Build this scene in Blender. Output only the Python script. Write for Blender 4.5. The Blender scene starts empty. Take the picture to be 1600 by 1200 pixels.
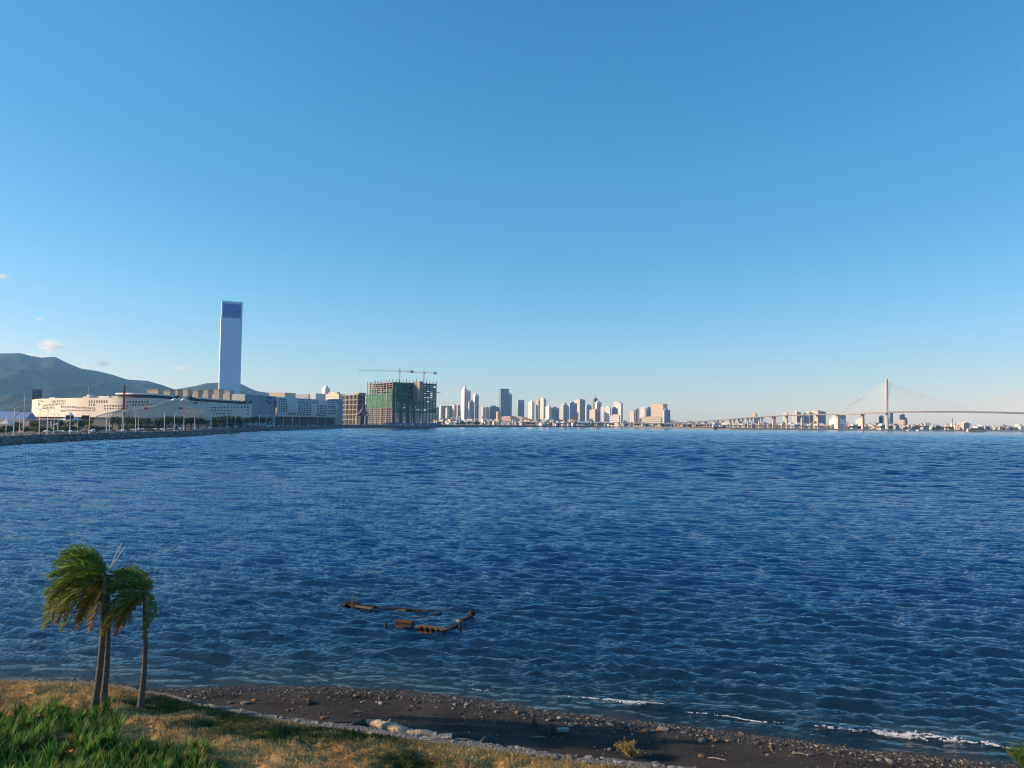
import bpy, math, random
import numpy as np
from mathutils import Vector, Matrix

random.seed(7)
RNG = np.random.default_rng(11)
SC = bpy.context.scene
COL = SC.collection
R = math.radians

# ------------------------------------------------------------------ camera
CAM_H = 13.0
PITCH, ROLL = R(2.805), R(0.60)
cam_d = bpy.data.cameras.new('camera')
cam_d.sensor_width = 36.0
cam_d.lens = 27.0
cam_d.clip_start = 0.5
cam_d.clip_end = 60000
cam = bpy.data.objects.new('camera', cam_d)
COL.objects.link(cam)
CAM_R = Matrix.Rotation(math.pi / 2 + PITCH, 3, 'X') @ Matrix.Rotation(ROLL, 3, 'Z')
cam.matrix_world = Matrix.Translation((0, 0, CAM_H)) @ CAM_R.to_4x4()
SC.camera = cam

# ------------------------------------------------------------------ light
SUN_EL = R(17.0)
SUN_AZ = R(181.0)          # direction towards the sun, counter-clockwise from +X
SUN_DIR = Vector((math.cos(SUN_AZ) * math.cos(SUN_EL), math.sin(SUN_AZ) * math.cos(SUN_EL), math.sin(SUN_EL)))
world = bpy.data.worlds.new('World')
SC.world = world
world.use_nodes = True
wn, wl = world.node_tree.nodes, world.node_tree.links
wn.clear()
sky = wn.new('ShaderNodeTexSky')
sky.sky_type = 'NISHITA'
sky.sun_disc = False
sky.sun_elevation = SUN_EL
sky.sun_rotation = math.pi / 2 - SUN_AZ
sky.altitude = 0
sky.air_density = 1.0
sky.dust_density = 0.3
sky.ozone_density = 5.0
# photographic tone of the whole sky (one curve per channel, everywhere alike)
sep = wn.new('ShaderNodeSeparateColor'); cmb = wn.new('ShaderNodeCombineColor')
wl.new(sky.outputs[0], sep.inputs[0])
for i, (g_, a_) in enumerate(((1.411, 1.56), (0.844, 1.047), (0.751, 1.156))):
    k1 = wn.new('ShaderNodeMath'); k1.operation = 'MULTIPLY'; k1.inputs[1].default_value = 0.15
    k2 = wn.new('ShaderNodeMath'); k2.operation = 'POWER'; k2.inputs[1].default_value = g_
    k3 = wn.new('ShaderNodeMath'); k3.operation = 'MULTIPLY'; k3.inputs[1].default_value = a_ / 0.15
    wl.new(sep.outputs[i], k1.inputs[0]); wl.new(k1.outputs[0], k2.inputs[0]); wl.new(k2.outputs[0], k3.inputs[0]); wl.new(k3.outputs[0], cmb.inputs[i])
bg = wn.new('ShaderNodeBackground')
bg.inputs['Strength'].default_value = 0.10
wo = wn.new('ShaderNodeOutputWorld')
wl.new(cmb.outputs[0], bg.inputs['Color'])
wl.new(bg.outputs[0], wo.inputs['Surface'])

sun_d = bpy.data.lights.new('sun', 'SUN')
sun_d.energy = 5.0
sun_d.angle = R(0.53)
sun_d.color = (1.0, 0.77, 0.52)
sun = bpy.data.objects.new('sun', sun_d)
COL.objects.link(sun)
sun.rotation_euler = SUN_DIR.to_track_quat('Z', 'Y').to_euler()
sun.location = (-60, -10, 60)

SC.view_settings.view_transform = 'Standard'
SC.view_settings.look = 'None'
SC.view_settings.gamma = 1.0
SC.view_settings.use_curve_mapping = False
SC.view_settings.exposure = 0.585
SC.render.engine = 'CYCLES'
SC.cycles.use_denoising = True
SC.cycles.max_bounces = 6
SC.cycles.transparent_max_bounces = 24
SC.cycles.volume_bounces = 2
SC.cycles.caustics_reflective = False
SC.cycles.caustics_refractive = False
SC.cycles.sample_clamp_indirect = 4.0
SC.cycles.sample_clamp_direct = 6.0
SC.cycles.volume_max_steps = 256
SC.cycles.pixel_filter_type = 'BLACKMAN_HARRIS'
SC.cycles.filter_width = 1.1

# ------------------------------------------------------------------ placing helpers
def ray(px, py):
    return CAM_R @ Vector(((px - 800) / 1200, -(py - 600) / 1200, -1.0))
def W(px, py, D):
    d = ray(px, py)
    return Vector((0, 0, CAM_H)) + d * (D / d.y)
def G(px, py, z=0.0):
    d = ray(px, py)
    return Vector((0, 0, CAM_H)) + d * ((z - CAM_H) / d.z)
def XY(px, D):
    """ground point in the direction of image column px (at the horizon) at depth D"""
    p = W(px, 658.8 + (px - 800) * math.tan(ROLL), D)
    return p.x, p.y
def Z(px, py, D):
    return W(px, py, D).z
def pix_x(x, y, z):
    v = CAM_R.transposed() @ Vector((x, y, z - CAM_H))
    return 800 + 1200 * v.x / -v.z
def M_PX(D):
    return D / 1200.0

# ------------------------------------------------------------------ noise
def vnoise(x, y, seed=0):
    x = np.asarray(x, float); y = np.asarray(y, float)
    xi = np.floor(x).astype(np.int64); yi = np.floor(y).astype(np.int64)
    xf = x - xi; yf = y - yi
    u = xf * xf * (3 - 2 * xf); v = yf * yf * (3 - 2 * yf)
    def h(a, b):
        n = (a * 374761393 + b * 668265263 + seed * 1274126177) & 0x7fffffff
        n = ((n ^ (n >> 13)) * 1274126177) & 0x7fffffff
        return ((n ^ (n >> 16)) & 0xffff) / 65535.0
    a = h(xi, yi); b = h(xi + 1, yi); c = h(xi, yi + 1); d = h(xi + 1, yi + 1)
    return (a * (1 - u) + b * u) * (1 - v) + (c * (1 - u) + d * u) * v
def fbm(x, y, seed=0, octaves=4):
    t = 0; a = 0.5; s = 0
    for o in range(octaves):
        t = t + a * vnoise(x * 2 ** o, y * 2 ** o, seed + o * 17); s += a; a *= 0.5
    return t / s
def sstep(a, b, x):
    t = np.clip((np.asarray(x, float) - a) / (b - a), 0, 1)
    return t * t * (3 - 2 * t)

# ------------------------------------------------------------------ objects
def tag(o, label=None, cat=None, group=None, kind=None):
    if label: o['label'] = label
    if cat: o['category'] = cat
    if group: o['group'] = group
    if kind: o['kind'] = kind
    return o
def thing(name, loc, label, cat, group=None, rz=0.0):
    o = bpy.data.objects.new(name, None)
    o.empty_display_size = 0.5
    COL.objects.link(o)
    o.location = loc
    o.rotation_euler = (0, 0, rz)
    return tag(o, label, cat, group)
def link(name, me, mat=None, parent=None, loc=None):
    o = bpy.data.objects.new(name, me)
    COL.objects.link(o)
    if mat is not None and not me.materials: me.materials.append(mat)
    if parent is not None: o.parent = parent
    if loc is not None: o.location = loc
    return o
def copy_tree(o, parent=None):
    c = o.copy(); COL.objects.link(c); c.parent = parent
    for ch in o.children: copy_tree(ch, c)
    return c

class MB:
    """collects shapes, builds one mesh"""
    def __init__(self): self.v = []; self.f = []; self.org = Vector((0, 0, 0))
    def add(self, vs, fs):
        n = len(self.v)
        self.v += [tuple(p) for p in vs]
        self.f += [tuple(i + n for i in f) for f in fs]
        return self
    def box(self, c, s, rz=0.0):
        cx, cy, cz = c; sx, sy, sz = (a / 2 for a in s)
        co, si = math.cos(rz), math.sin(rz)
        vs = []
        for dz in (-sz, sz):
            for dx, dy in ((-sx, -sy), (sx, -sy), (sx, sy), (-sx, sy)):
                vs.append((cx + dx * co - dy * si, cy + dx * si + dy * co, cz + dz))
        return self.add(vs, [(3, 2, 1, 0), (4, 5, 6, 7), (0, 1, 5, 4), (1, 2, 6, 5), (2, 3, 7, 6), (3, 0, 4, 7)])
    def prism(self, poly, z0, z1):
        n = len(poly)
        z0s = z0 if hasattr(z0, '__len__') else [z0] * n
        z1s = z1 if hasattr(z1, '__len__') else [z1] * n
        vs = [(p[0], p[1], z0s[i]) for i, p in enumerate(poly)] + [(p[0], p[1], z1s[i]) for i, p in enumerate(poly)]
        fs = [tuple(range(n - 1, -1, -1)), tuple(range(n, 2 * n))]
        fs += [(i, (i + 1) % n, n + (i + 1) % n, n + i) for i in range(n)]
        return self.add(vs, fs)
    def tube(self, pts, radii, seg=6, cap=True):
        pts = [Vector(p) for p in pts]
        if not hasattr(radii, '__len__'): radii = [radii] * len(pts)
        vs = []; up = None
        for i, p in enumerate(pts):
            t = (pts[min(i + 1, len(pts) - 1)] - pts[max(i - 1, 0)]).normalized()
            ref = Vector((0, 0, 1)) if abs(t.z) < 0.95 else Vector((1, 0, 0))
            a = t.cross(ref).normalized(); b = t.cross(a).normalized()
            for k in range(seg):
                th = 2 * math.pi * k / seg
                vs.append(p + (a * math.cos(th) + b * math.sin(th)) * radii[i])
        fs = []
        for i in range(len(pts) - 1):
            for k in range(seg):
                k2 = (k + 1) % seg
                fs.append((i * seg + k, i * seg + k2, (i + 1) * seg + k2, (i + 1) * seg + k))
        if cap:
            fs.append(tuple(range(seg)))
            fs.append(tuple((len(pts) - 1) * seg + k for k in range(seg - 1, -1, -1)))
        return self.add(vs, fs)
    def beam(self, a, b, w, h=None):
        """rectangular bar from a to b"""
        h = h or w
        a = Vector(a); b = Vector(b); t = (b - a).normalized()
        ref = Vector((0, 0, 1)) if abs(t.z) < 0.98 else Vector((1, 0, 0))
        s = t.cross(ref).normalized() * (w / 2); u = s.cross(t).normalized() * (h / 2)
        vs = [p + q for p in (a, b) for q in (-s - u, s - u, s + u, -s + u)]
        return self.add(vs, [(0, 1, 2, 3), (7, 6, 5, 4), (0, 4, 5, 1), (1, 5, 6, 2), (2, 6, 7, 3), (3, 7, 4, 0)])
    def cone(self, c, r, h, seg=8, r2=0.0):
        vs = [(c[0] + r * math.cos(2 * math.pi * k / seg), c[1] + r * math.sin(2 * math.pi * k / seg), c[2]) for k in range(seg)]
        vs += [(c[0] + r2 * math.cos(2 * math.pi * k / seg), c[1] + r2 * math.sin(2 * math.pi * k / seg), c[2] + h) for k in range(seg)]
        fs = [(k, (k + 1) % seg, seg + (k + 1) % seg, seg + k) for k in range(seg)] + [tuple(range(seg - 1, -1, -1)), tuple(range(seg, 2 * seg))]
        return self.add(vs, fs)
    def mesh(self, name='mesh'):
        me = bpy.data.meshes.new(name)
        o = self.org
        me.from_pydata([(x - o[0], y - o[1], z - o[2]) for x, y, z in self.v], [], self.f)
        me.update()
        return me
    def build(self, name, mat, parent=None, org=None, smooth=False):
        if parent is not None and org is None: org = parent.location
        if org is None: org = (0, 0, 0)
        self.org = Vector(org)
        me = self.mesh(name)
        if smooth: me.polygons.foreach_set('use_smooth', [True] * len(me.polygons))
        o = link(name, me, mat, parent)
        if parent is None: o.location = self.org
        return o

def np_mesh(name, V, F, smooth=True, colors=None, floats=None):
    """V (n,3); F (m,3) or (m,4) arrays"""
    me = bpy.data.meshes.new(name)
    V = np.ascontiguousarray(V, dtype=np.float32); F = np.ascontiguousarray(F, dtype=np.int32)
    me.vertices.add(len(V)); me.vertices.foreach_set('co', V.ravel())
    k = F.shape[1]
    me.loops.add(F.size); me.loops.foreach_set('vertex_index', F.ravel())
    me.polygons.add(len(F))
    me.polygons.foreach_set('loop_start', np.arange(0, F.size, k, dtype=np.int32))
    me.polygons.foreach_set('use_smooth', np.full(len(F), smooth))
    me.update(calc_edges=True)
    if colors is not None:
        a = me.color_attributes.new('tint', 'FLOAT_COLOR', 'POINT')
        c = np.ones((len(V), 4), np.float32); c[:, :3] = colors
        a.data.foreach_set('color', c.ravel())
    for n, arr in (floats or {}).items():
        a = me.attributes.new(n, 'FLOAT', 'POINT')
        a.data.foreach_set('value', np.asarray(arr, np.float32))
    return me
def grid_faces(nr, nc):
    i = np.arange(nr - 1)[:, None] * nc + np.arange(nc - 1)[None, :]
    i = i.ravel()
    return np.stack([i, i + 1, i + nc + 1, i + nc], 1)

# ------------------------------------------------------------------ materials
MATS = {}
def mat_base(name):
    m = bpy.data.materials.new(name); m.use_nodes = True
    return m, m.node_tree.nodes, m.node_tree.links, m.node_tree.nodes['Principled BSDF']
def plain(name, col, rough=0.7, var=0.15, scale=1.0, metal=0.0, bump=0.0, bscale=None, spec=0.3):
    """colour with soft procedural variation and optional fine relief"""
    if name in MATS: return MATS[name]
    m, n, l, p = mat_base(name)
    tc = n.new('ShaderNodeTexCoord')
    nz = n.new('ShaderNodeTexNoise'); nz.inputs['Scale'].default_value = scale; nz.inputs['Detail'].default_value = 5
    l.new(tc.outputs['Object'], nz.inputs['Vector'])
    mx = n.new('ShaderNodeMix'); mx.data_type = 'RGBA'
    mx.inputs[6].default_value = tuple(c * (1 - var) for c in col) + (1,)
    mx.inputs[7].default_value = tuple(min(1, c * (1 + var)) for c in col) + (1,)
    l.new(nz.outputs['Fac'], mx.inputs[0]); l.new(mx.outputs[2], p.inputs['Base Color'])
    p.inputs['Roughness'].default_value = rough; p.inputs['Metallic'].default_value = metal
    p.inputs['Specular IOR Level'].default_value = spec
    if bump:
        bz = n.new('ShaderNodeTexNoise'); bz.inputs['Scale'].default_value = bscale or scale * 6; bz.inputs['Detail'].default_value = 6
        l.new(tc.outputs['Object'], bz.inputs['Vector'])
        b = n.new('ShaderNodeBump'); b.inputs['Strength'].default_value = min(1, bump); b.inputs['Distance'].default_value = 0.05 * max(1, bump)
        l.new(bz.outputs['Fac'], b.inputs['Height']); l.new(b.outputs[0], p.inputs['Normal'])
    MATS[name] = m
    return m
def tinted(name, rough=0.8, transl=0.0, bump=0.0, bscale=20.0):
    """colour from the mesh's own tint attribute (each leaf, blade or pebble its colour)"""
    if name in MATS: return MATS[name]
    m, n, l, p = mat_base(name)
    at = n.new('ShaderNodeAttribute'); at.attribute_name = 'tint'
    l.new(at.outputs['Color'], p.inputs['Base Color'])
    p.inputs['Roughness'].default_value = rough
    p.inputs['Specular IOR Level'].default_value = 0.25
    if transl:
        tr = n.new('ShaderNodeBsdfTranslucent'); l.new(at.outputs['Color'], tr.inputs['Color'])
        mx = n.new('ShaderNodeMixShader'); mx.inputs[0].default_value = transl
        l.new(p.outputs[0], mx.inputs[1]); l.new(tr.outputs[0], mx.inputs[2])
        l.new(mx.outputs[0], n['Material Output'].inputs['Surface'])
    if bump:
        tc = n.new('ShaderNodeTexCoord')
        bz = n.new('ShaderNodeTexNoise'); bz.inputs['Scale'].default_value = bscale; bz.inputs['Detail'].default_value = 6
        l.new(tc.outputs['Object'], bz.inputs['Vector'])
        b = n.new('ShaderNodeBump'); b.inputs['Strength'].default_value = bump; b.inputs['Distance'].default_value = 0.03
        l.new(bz.outputs['Fac'], b.inputs['Height']); l.new(b.outputs[0], p.inputs['Normal'])
    MATS[name] = m
    return m
def facade_mat(name, wall, glass, cw=6.0, ch=6.6, fw=0.55, fh=0.5, rough=0.6):
    """far facade: rows of windows too small to tell apart, on the wall faces"""
    if name in MATS: return MATS[name]
    m, n, l, p = mat_base(name)
    tc = n.new('ShaderNodeTexCoord'); sp = n.new('ShaderNodeSeparateXYZ')
    l.new(tc.outputs['Object'], sp.inputs[0])
    def math_(op, a, b=None):
        k = n.new('ShaderNodeMath'); k.operation = op
        for i, s in enumerate((a, b)):
            if s is None: continue
            if isinstance(s, (int, float)): k.inputs[i].default_value = s
            else: l.new(s, k.inputs[i])
        return k.outputs[0]
    xy = math_('ADD', sp.outputs[0], sp.outputs[1])
    fx = math_('LESS_THAN', math_('FRACT', math_('DIVIDE', math_('ADD', xy, 1000.3), cw)), fw)
    fz = math_('LESS_THAN', math_('FRACT', math_('DIVIDE', math_('ADD', sp.outputs[2], 1.1), ch)), fh)
    ge = n.new('ShaderNodeNewGeometry'); sn = n.new('ShaderNodeSeparateXYZ')
    l.new(ge.outputs['Normal'], sn.inputs[0])
    side = math_('LESS_THAN', math_('ABSOLUTE', sn.outputs[2]), 0.5)
    msk = math_('MULTIPLY', math_('MULTIPLY', fx, fz), side)
    nz = n.new('ShaderNodeTexNoise'); nz.inputs['Scale'].default_value = 0.05; nz.inputs['Detail'].default_value = 6
    l.new(tc.outputs['Object'], nz.inputs['Vector'])
    w = n.new('ShaderNodeMix'); w.data_type = 'RGBA'
    w.inputs[6].default_value = tuple(c * 0.82 for c in wall) + (1,); w.inputs[7].default_value = tuple(min(.9, c * 1.15) for c in wall) + (1,)
    l.new(nz.outputs['Fac'], w.inputs[0])
    mx = n.new('ShaderNodeMix'); mx.data_type = 'RGBA'
    l.new(msk, mx.inputs[0]); l.new(w.outputs[2], mx.inputs[6]); mx.inputs[7].default_value = tuple(glass) + (1,)
    l.new(mx.outputs[2], p.inputs['Base Color'])
    rr = n.new('ShaderNodeMapRange'); rr.inputs['To Min'].default_value = rough; rr.inputs['To Max'].default_value = 0.25
    l.new(msk, rr.inputs['Value']); l.new(rr.outputs[0], p.inputs['Roughness'])
    MATS[name] = m
    return m
def leafy_mesh(name, V, F, C): return np_mesh(name, np.array(V), np.array(F), True, colors=np.array(C))
# ================================================================== SETTING
# ---- near shoreline and lawn edge (world coordinates)
SHORE = [G(px, py, 0.0) for px, py in ((-500, 1040), (-200, 1052), (0, 1059), (150, 1063), (220, 1073), (270, 1078), (330, 1073), (420, 1072), (520, 1073), (620, 1077), (700, 1086), (780, 1098), (860, 1110), (950, 1121), (1050, 1131), (1150, 1144), (1250, 1158), (1350, 1170), (1450, 1181), (1600, 1197), (1800, 1222), (2200, 1290))]
SHX = np.array([p.x for p in SHORE]); SHY = np.array([p.y for p in SHORE])
EDGE = [G(px, py, 1.25) for px, py in ((-500, 1049), (-200, 1060), (0, 1066), (120, 1069), (190, 1077), (260, 1090), (330, 1108), (430, 1127), (520, 1139), (600, 1149), (700, 1165), (800, 1178), (900, 1190), (1000, 1201), (1100, 1212), (1300, 1232), (1800, 1290), (2400, 1380))]
EDX = np.array([p.x for p in EDGE]); EDY = np.array([p.y for p in EDGE])
def shore_y(x): return np.interp(x, SHX, SHY)
def edge_y(x): return np.interp(x, EDX, EDY) + 0.12 * (vnoise(np.asarray(x) * 0.7, np.zeros_like(np.asarray(x, float)) + 3.1, 5) - .5)
def shore_s(x, y):
    """metres inland of the water's edge (negative out to sea)"""
    wob = 0.5 * (vnoise(x * 0.35, x * 0 + 0.5, 9) - .5) + 0.25 * (vnoise(x * 1.3, x * 0 + 7.5, 10) - .5)
    return (shore_y(x) - y) * 0.93 + wob
def beach_z(x, y):
    s = shore_s(x, y)
    z = np.where(s < 0, np.maximum(np.where(s > -1.6, 0.03 * s, 0.085 * (s + 1.6) - .048), 0.02 * s - 0.45), 0.105 * s - 0.0022 * np.clip(s, 0, 12) ** 2)
    z = z + 0.05 * (fbm(x * 0.6, y * 1.2, 21) - .5) + 0.035 * (fbm(x * 3, y * 3, 22) - .5) * sstep(-.5, .6, s)
    z = z + 0.03 * np.sin((s + 0.4 * fbm(x * .3, y * .3, 2)) * 5.0) * sstep(1.2, 2.0, s)      # tide-line terraces
    return z
def lawn_z(x, y):
    e = edge_y(x) - y
    hum = 0.60 * (fbm(x * 0.45, y * 0.8, 31) - .5) + 0.36 * (fbm(x * 1.4, y * 2.0, 32) - .5) + 0.10 * (vnoise(x * 5, y * 6, 33) - .5)
    return 1.25 + hum * sstep(0.0, 1.2, e) + 0.015 * np.clip(e, 0, 25)

# ---- sea: sheets of real waves, finest near the shore, and plain water beyond
rngw = np.random.default_rng(5)
SPEC = []
for k in range(200):
    lam = .26 * (2.1 / .26) ** rngw.random() if k < 120 else 2.0 * (9.0 / 2.0) ** rngw.random()
    SPEC.append((lam, R(-103) + rngw.normal(0, .25 * (1.25 if lam < 1.2 else .85)), rngw.uniform(0, 6.28), .0122 * lam ** .72 if k < 120 else .0112 * lam ** .80))
ca_, sa_ = math.cos(R(-13)), math.sin(R(-13))
def wave_sheet(rad, NA):
    ang = np.linspace(R(-46), R(46), NA)
    RR, AA = np.meshgrid(rad, ang, indexing='ij')
    wx = RR * np.sin(AA); wy = RR * np.cos(AA)
    step = np.gradient(rad)
    s_sh = shore_s(wx, wy)
    dep = np.clip(-beach_z(wx, wy), 0, None); dep = np.where(-s_sh > 20, dep + (-s_sh - 20) * .05, dep)
    calm = sstep(0.0, 7.0, -s_sh)
    h = np.zeros_like(wx)
    gust = 0.62 + 0.80 * fbm(wx / 30, wy / 60, 77, 4)
    open_ = sstep(55, 300, rad)[:, None]                     # longer waves only away from the beach
    for k, (lam, th, ph0, amp) in enumerate(SPEC):
        fade = sstep(2.4, 4.2, lam / step)[:, None] * (open_ if k >= 120 else 1.0)
        r_ = np.where(fade[:, 0] > .001)[0]
        if len(r_) == 0: continue
        q = slice(r_[0], r_[-1] + 1)
        ph = math.cos(th) * 2 * math.pi / lam * wx[q] + math.sin(th) * 2 * math.pi / lam * wy[q] + ph0 + 0.9 * np.sin(wx[q] * 0.13 + wy[q] * .05 + k) * (lam / 3)
        h[q] += amp * fade[q] * (np.sin(ph) + (0.25 * np.cos(2 * ph) if lam > .9 else 0))
    h = h * gust * (0.08 + 0.92 * calm)
    ux_, uy_ = wx * ca_ - wy * sa_, wx * sa_ + wy * ca_
    fin = (1 - sstep(.25, .9, step))[:, None]
    h += (.085 * (fbm(ux_ * .36, uy_ * 1.6, 201, 4) - .5) + .035 * (fbm(ux_ * 1.9, uy_ * 4.6, 205, 3) - .5)) * calm * fin
    return RR, wx, wy, s_sh, dep, calm, h
R0, R1, R2 = 24.0, 180.0, 2640.0
NNEAR, NMID, NFAR = 740, 600, 240
rad = R0 * (R1 / R0) ** np.linspace(0, 1, 560)
RR, wx, wy, s_sh, dep, calm, h = wave_sheet(rad, NNEAR)
# small breaker rolling in beside the beach, higher in some stretches
crest = -(1.7 + 0.9 * (fbm(wx * 0.18, wx * 0 + 1.7, 44, 2) - .5) * 2)
brk = np.clip(sstep(0.42, 0.62, fbm(wx * 0.22 + 3.3, wx * 0 + 4.2, 45, 2)), .25, 1) * sstep(4.0, 12.0, wx + 4)
dx = s_sh - crest
h += brk * 0.13 * np.exp(-np.where(dx > 0, (dx / 0.28) ** 2, (dx / 0.8) ** 2))
crest2 = crest - 3.6 + 1.2 * (fbm(wx * 0.12, wx * 0 + 9.7, 46, 2) - .5)
h += 0.13 * fbm(wx * .3, wx * 0 + 2.2, 47) * np.exp(-((s_sh - crest2) / 0.6) ** 2)
crest3 = crest2 - 4.0 + 2.0 * (fbm(wx * 0.10, wx * 0 + 5.7, 48, 2) - .5)
h += 0.12 * fbm(wx * .3, wx * 0 + 8.2, 49) * np.exp(-((s_sh - crest3) / 0.65) ** 2)
def sea_sheet(RR, wx, wy, h, dep):
    chop = sstep(60, 260, RR)
    return np_mesh('sea', np.stack([wx, wy, h], -1).reshape(-1, 3), grid_faces(*h.shape), True, floats={'depth': dep.ravel(), 'chop': chop.ravel()})
sea_me = sea_sheet(RR, wx, wy, h, dep)
# the same waves further out, at wider spacing; each sheet tucks its edge under the nearer one
def spaced(a, b, s0, g):
    r = [a - 1.5, a]
    while r[-1] < b: r.append(r[-1] + s0 + (r[-1] - a) * g)
    return np.array(r)
rm = spaced(R1, 700.0, .66, .0016); rf = spaced(rm[-1], R2, 1.5, .0009)
outs = []
for rr_, nn in ((rm, NMID), (rf, NFAR)):
    q = wave_sheet(rr_, nn)
    hh = q[6]; hh[0] -= .6
    outs.append(sea_sheet(q[0], q[1], q[2], hh, np.full(hh.shape, 12.0)))

def water_material():
    m = bpy.data.materials.new('sea_water'); m.use_nodes = True
    n, l = m.node_tree.nodes, m.node_tree.links
    n.clear()
    out = n.new('ShaderNodeOutputMaterial')
    tc = n.new('ShaderNodeTexCoord')
    def noise(sx, sy, detail, rot=R(-11), rough=.55):
        mp = n.new('ShaderNodeMapping'); mp.inputs['Scale'].default_value = (sx, sy, 1); mp.inputs['Rotation'].default_value = (0, 0, rot)
        l.new(tc.outputs['Object'], mp.inputs['Vector'])
        z = n.new('ShaderNodeTexNoise'); z.inputs['Scale'].default_value = 1.0; z.inputs['Detail'].default_value = detail; z.inputs['Roughness'].default_value = rough
        l.new(mp.outputs[0], z.inputs['Vector']); return z
    fine = noise(2.2, 6.5, 6, R(-11), .62)
    mid = noise(.16, .42, 5, R(-16))
    big = noise(.02, .055, 4, R(-20))
    b1 = n.new('ShaderNodeBump'); b1.inputs['Strength'].default_value = 1.0; b1.inputs['Distance'].default_value = 0.10
    b2 = n.new('ShaderNodeBump'); b2.inputs['Strength'].default_value = 1.0; b2.inputs['Distance'].default_value = 0.42
    b3 = n.new('ShaderNodeBump'); b3.inputs['Strength'].default_value = 1.0; b3.inputs['Distance'].default_value = 0.9
    l.new(fine.outputs['Fac'], b1.inputs['Height']); l.new(mid.outputs['Fac'], b2.inputs['Height']); l.new(big.outputs['Fac'], b3.inputs['Height'])
    ch = n.new('ShaderNodeAttribute'); ch.attribute_name = 'chop'
    for bb, lo, hi in ((b1, .13, .14), (b2, .06, .50), (b3, .0, .6)):
        mr = n.new('ShaderNodeMapRange'); mr.inputs['To Min'].default_value = lo; mr.inputs['To Max'].default_value = hi
        l.new(ch.outputs['Fac'], mr.inputs['Value']); l.new(mr.outputs[0], bb.inputs['Distance'])
    l.new(b2.outputs[0], b1.inputs['Normal']); l.new(b3.outputs[0], b2.inputs['Normal'])
    dp = n.new('ShaderNodeAttribute'); dp.attribute_name = 'depth'
    ex = n.new('ShaderNodeMath'); ex.operation = 'MULTIPLY'; ex.inputs[1].default_value = -2.6; l.new(dp.outputs['Fac'], ex.inputs[0])
    e2 = n.new('ShaderNodeMath'); e2.operation = 'EXPONENT'; l.new(ex.outputs[0], e2.inputs[0])
    body = n.new('ShaderNodeMix'); body.data_type = 'RGBA'
    body.inputs[6].default_value = (0.0012, 0.027, 0.125, 1)     # deep
    body.inputs[7].default_value = (0.010, 0.036, 0.060, 1)      # silty green near the beach
    e3 = n.new('ShaderNodeMath'); e3.operation = 'MULTIPLY'; e3.inputs[1].default_value = -0.55; l.new(dp.outputs['Fac'], e3.inputs[0])
    e4 = n.new('ShaderNodeMath'); e4.operation = 'EXPONENT'; l.new(e3.outputs[0], e4.inputs[0])
    l.new(e4.outputs[0], body.inputs[0])
    df = n.new('ShaderNodeBsdfDiffuse'); l.new(body.outputs[2], df.inputs['Color'])
    tr = n.new('ShaderNodeBsdfTransparent'); tr.inputs[0].default_value = (.82, .88, .86, 1)
    m1 = n.new('ShaderNodeMixShader'); l.new(e2.outputs[0], m1.inputs[0]); l.new(df.outputs[0], m1.inputs[1]); l.new(tr.outputs[0], m1.inputs[2])
    gl = n.new('ShaderNodeBsdfGlossy'); gl.inputs['Roughness'].default_value = 0.03; gl.inputs['Color'].default_value = (1, 1, 1, 1)
    l.new(b1.outputs[0], gl.inputs['Normal'])
    fr = n.new('ShaderNodeFresnel'); fr.inputs['IOR'].default_value = 1.33; l.new(b1.outputs[0], fr.inputs['Normal'])
    m2 = n.new('ShaderNodeMixShader'); l.new(fr.outputs[0], m2.inputs[0]); l.new(m1.outputs[0], m2.inputs[1]); l.new(gl.outputs[0], m2.inputs[2])
    l.new(m2.outputs[0], out.inputs['Surface'])
    return m
WATER = water_material()
sea = link('sea', sea_me, WATER)
tag(sea, 'blue wind-ruffled sea of the bay', 'sea', kind='structure')

tag(link('sea_further_out', outs[0], WATER), 'choppy blue water in the middle of the bay', 'sea', kind='structure')
tag(link('sea_further_out', outs[1], WATER), 'blue water below the far coast', 'sea', kind='structure')
R2 = float(rf[-1])
# plain sheets beside and beyond the waves, butted to their outline
FARX = 10500
cs_, sn_ = math.cos(R(46)), math.sin(R(46))
arc = [(R2 * math.sin(t_), R2 * math.cos(t_)) for t_ in np.linspace(R(-46), R(46), 60)]
fv = [(x_, y_, 0) for x_, y_ in arc] + [(max(-FARX, min(FARX, x_ * 4.2)), min(10500, y_ * 4.2), 0) for x_, y_ in arc]
ff = [(i, i + 1, 60 + i + 1, 60 + i) for i in range(59)]
k0 = len(fv); fv += [(-R0 * sn_, R0 * cs_, 0), (-FARX, R0 * cs_, 0)]; ff.append((k0, 0, 60, k0 + 1))
k0 = len(fv); fv += [(R0 * sn_, R0 * cs_, 0), (FARX, R0 * cs_, 0)]; ff.append((59, k0, k0 + 1, 119))
me = bpy.data.meshes.new('sea_beyond'); me.from_pydata(fv, [], ff); me.update()
at = me.attributes.new('depth', 'FLOAT', 'POINT'); at.data.foreach_set('value', [12.0] * len(fv))
at = me.attributes.new('chop', 'FLOAT', 'POINT'); at.data.foreach_set('value', [1.0] * len(fv))
tag(link('sea_beyond', me, WATER), 'open blue water reaching to the far coast', 'sea', kind='structure')

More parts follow.
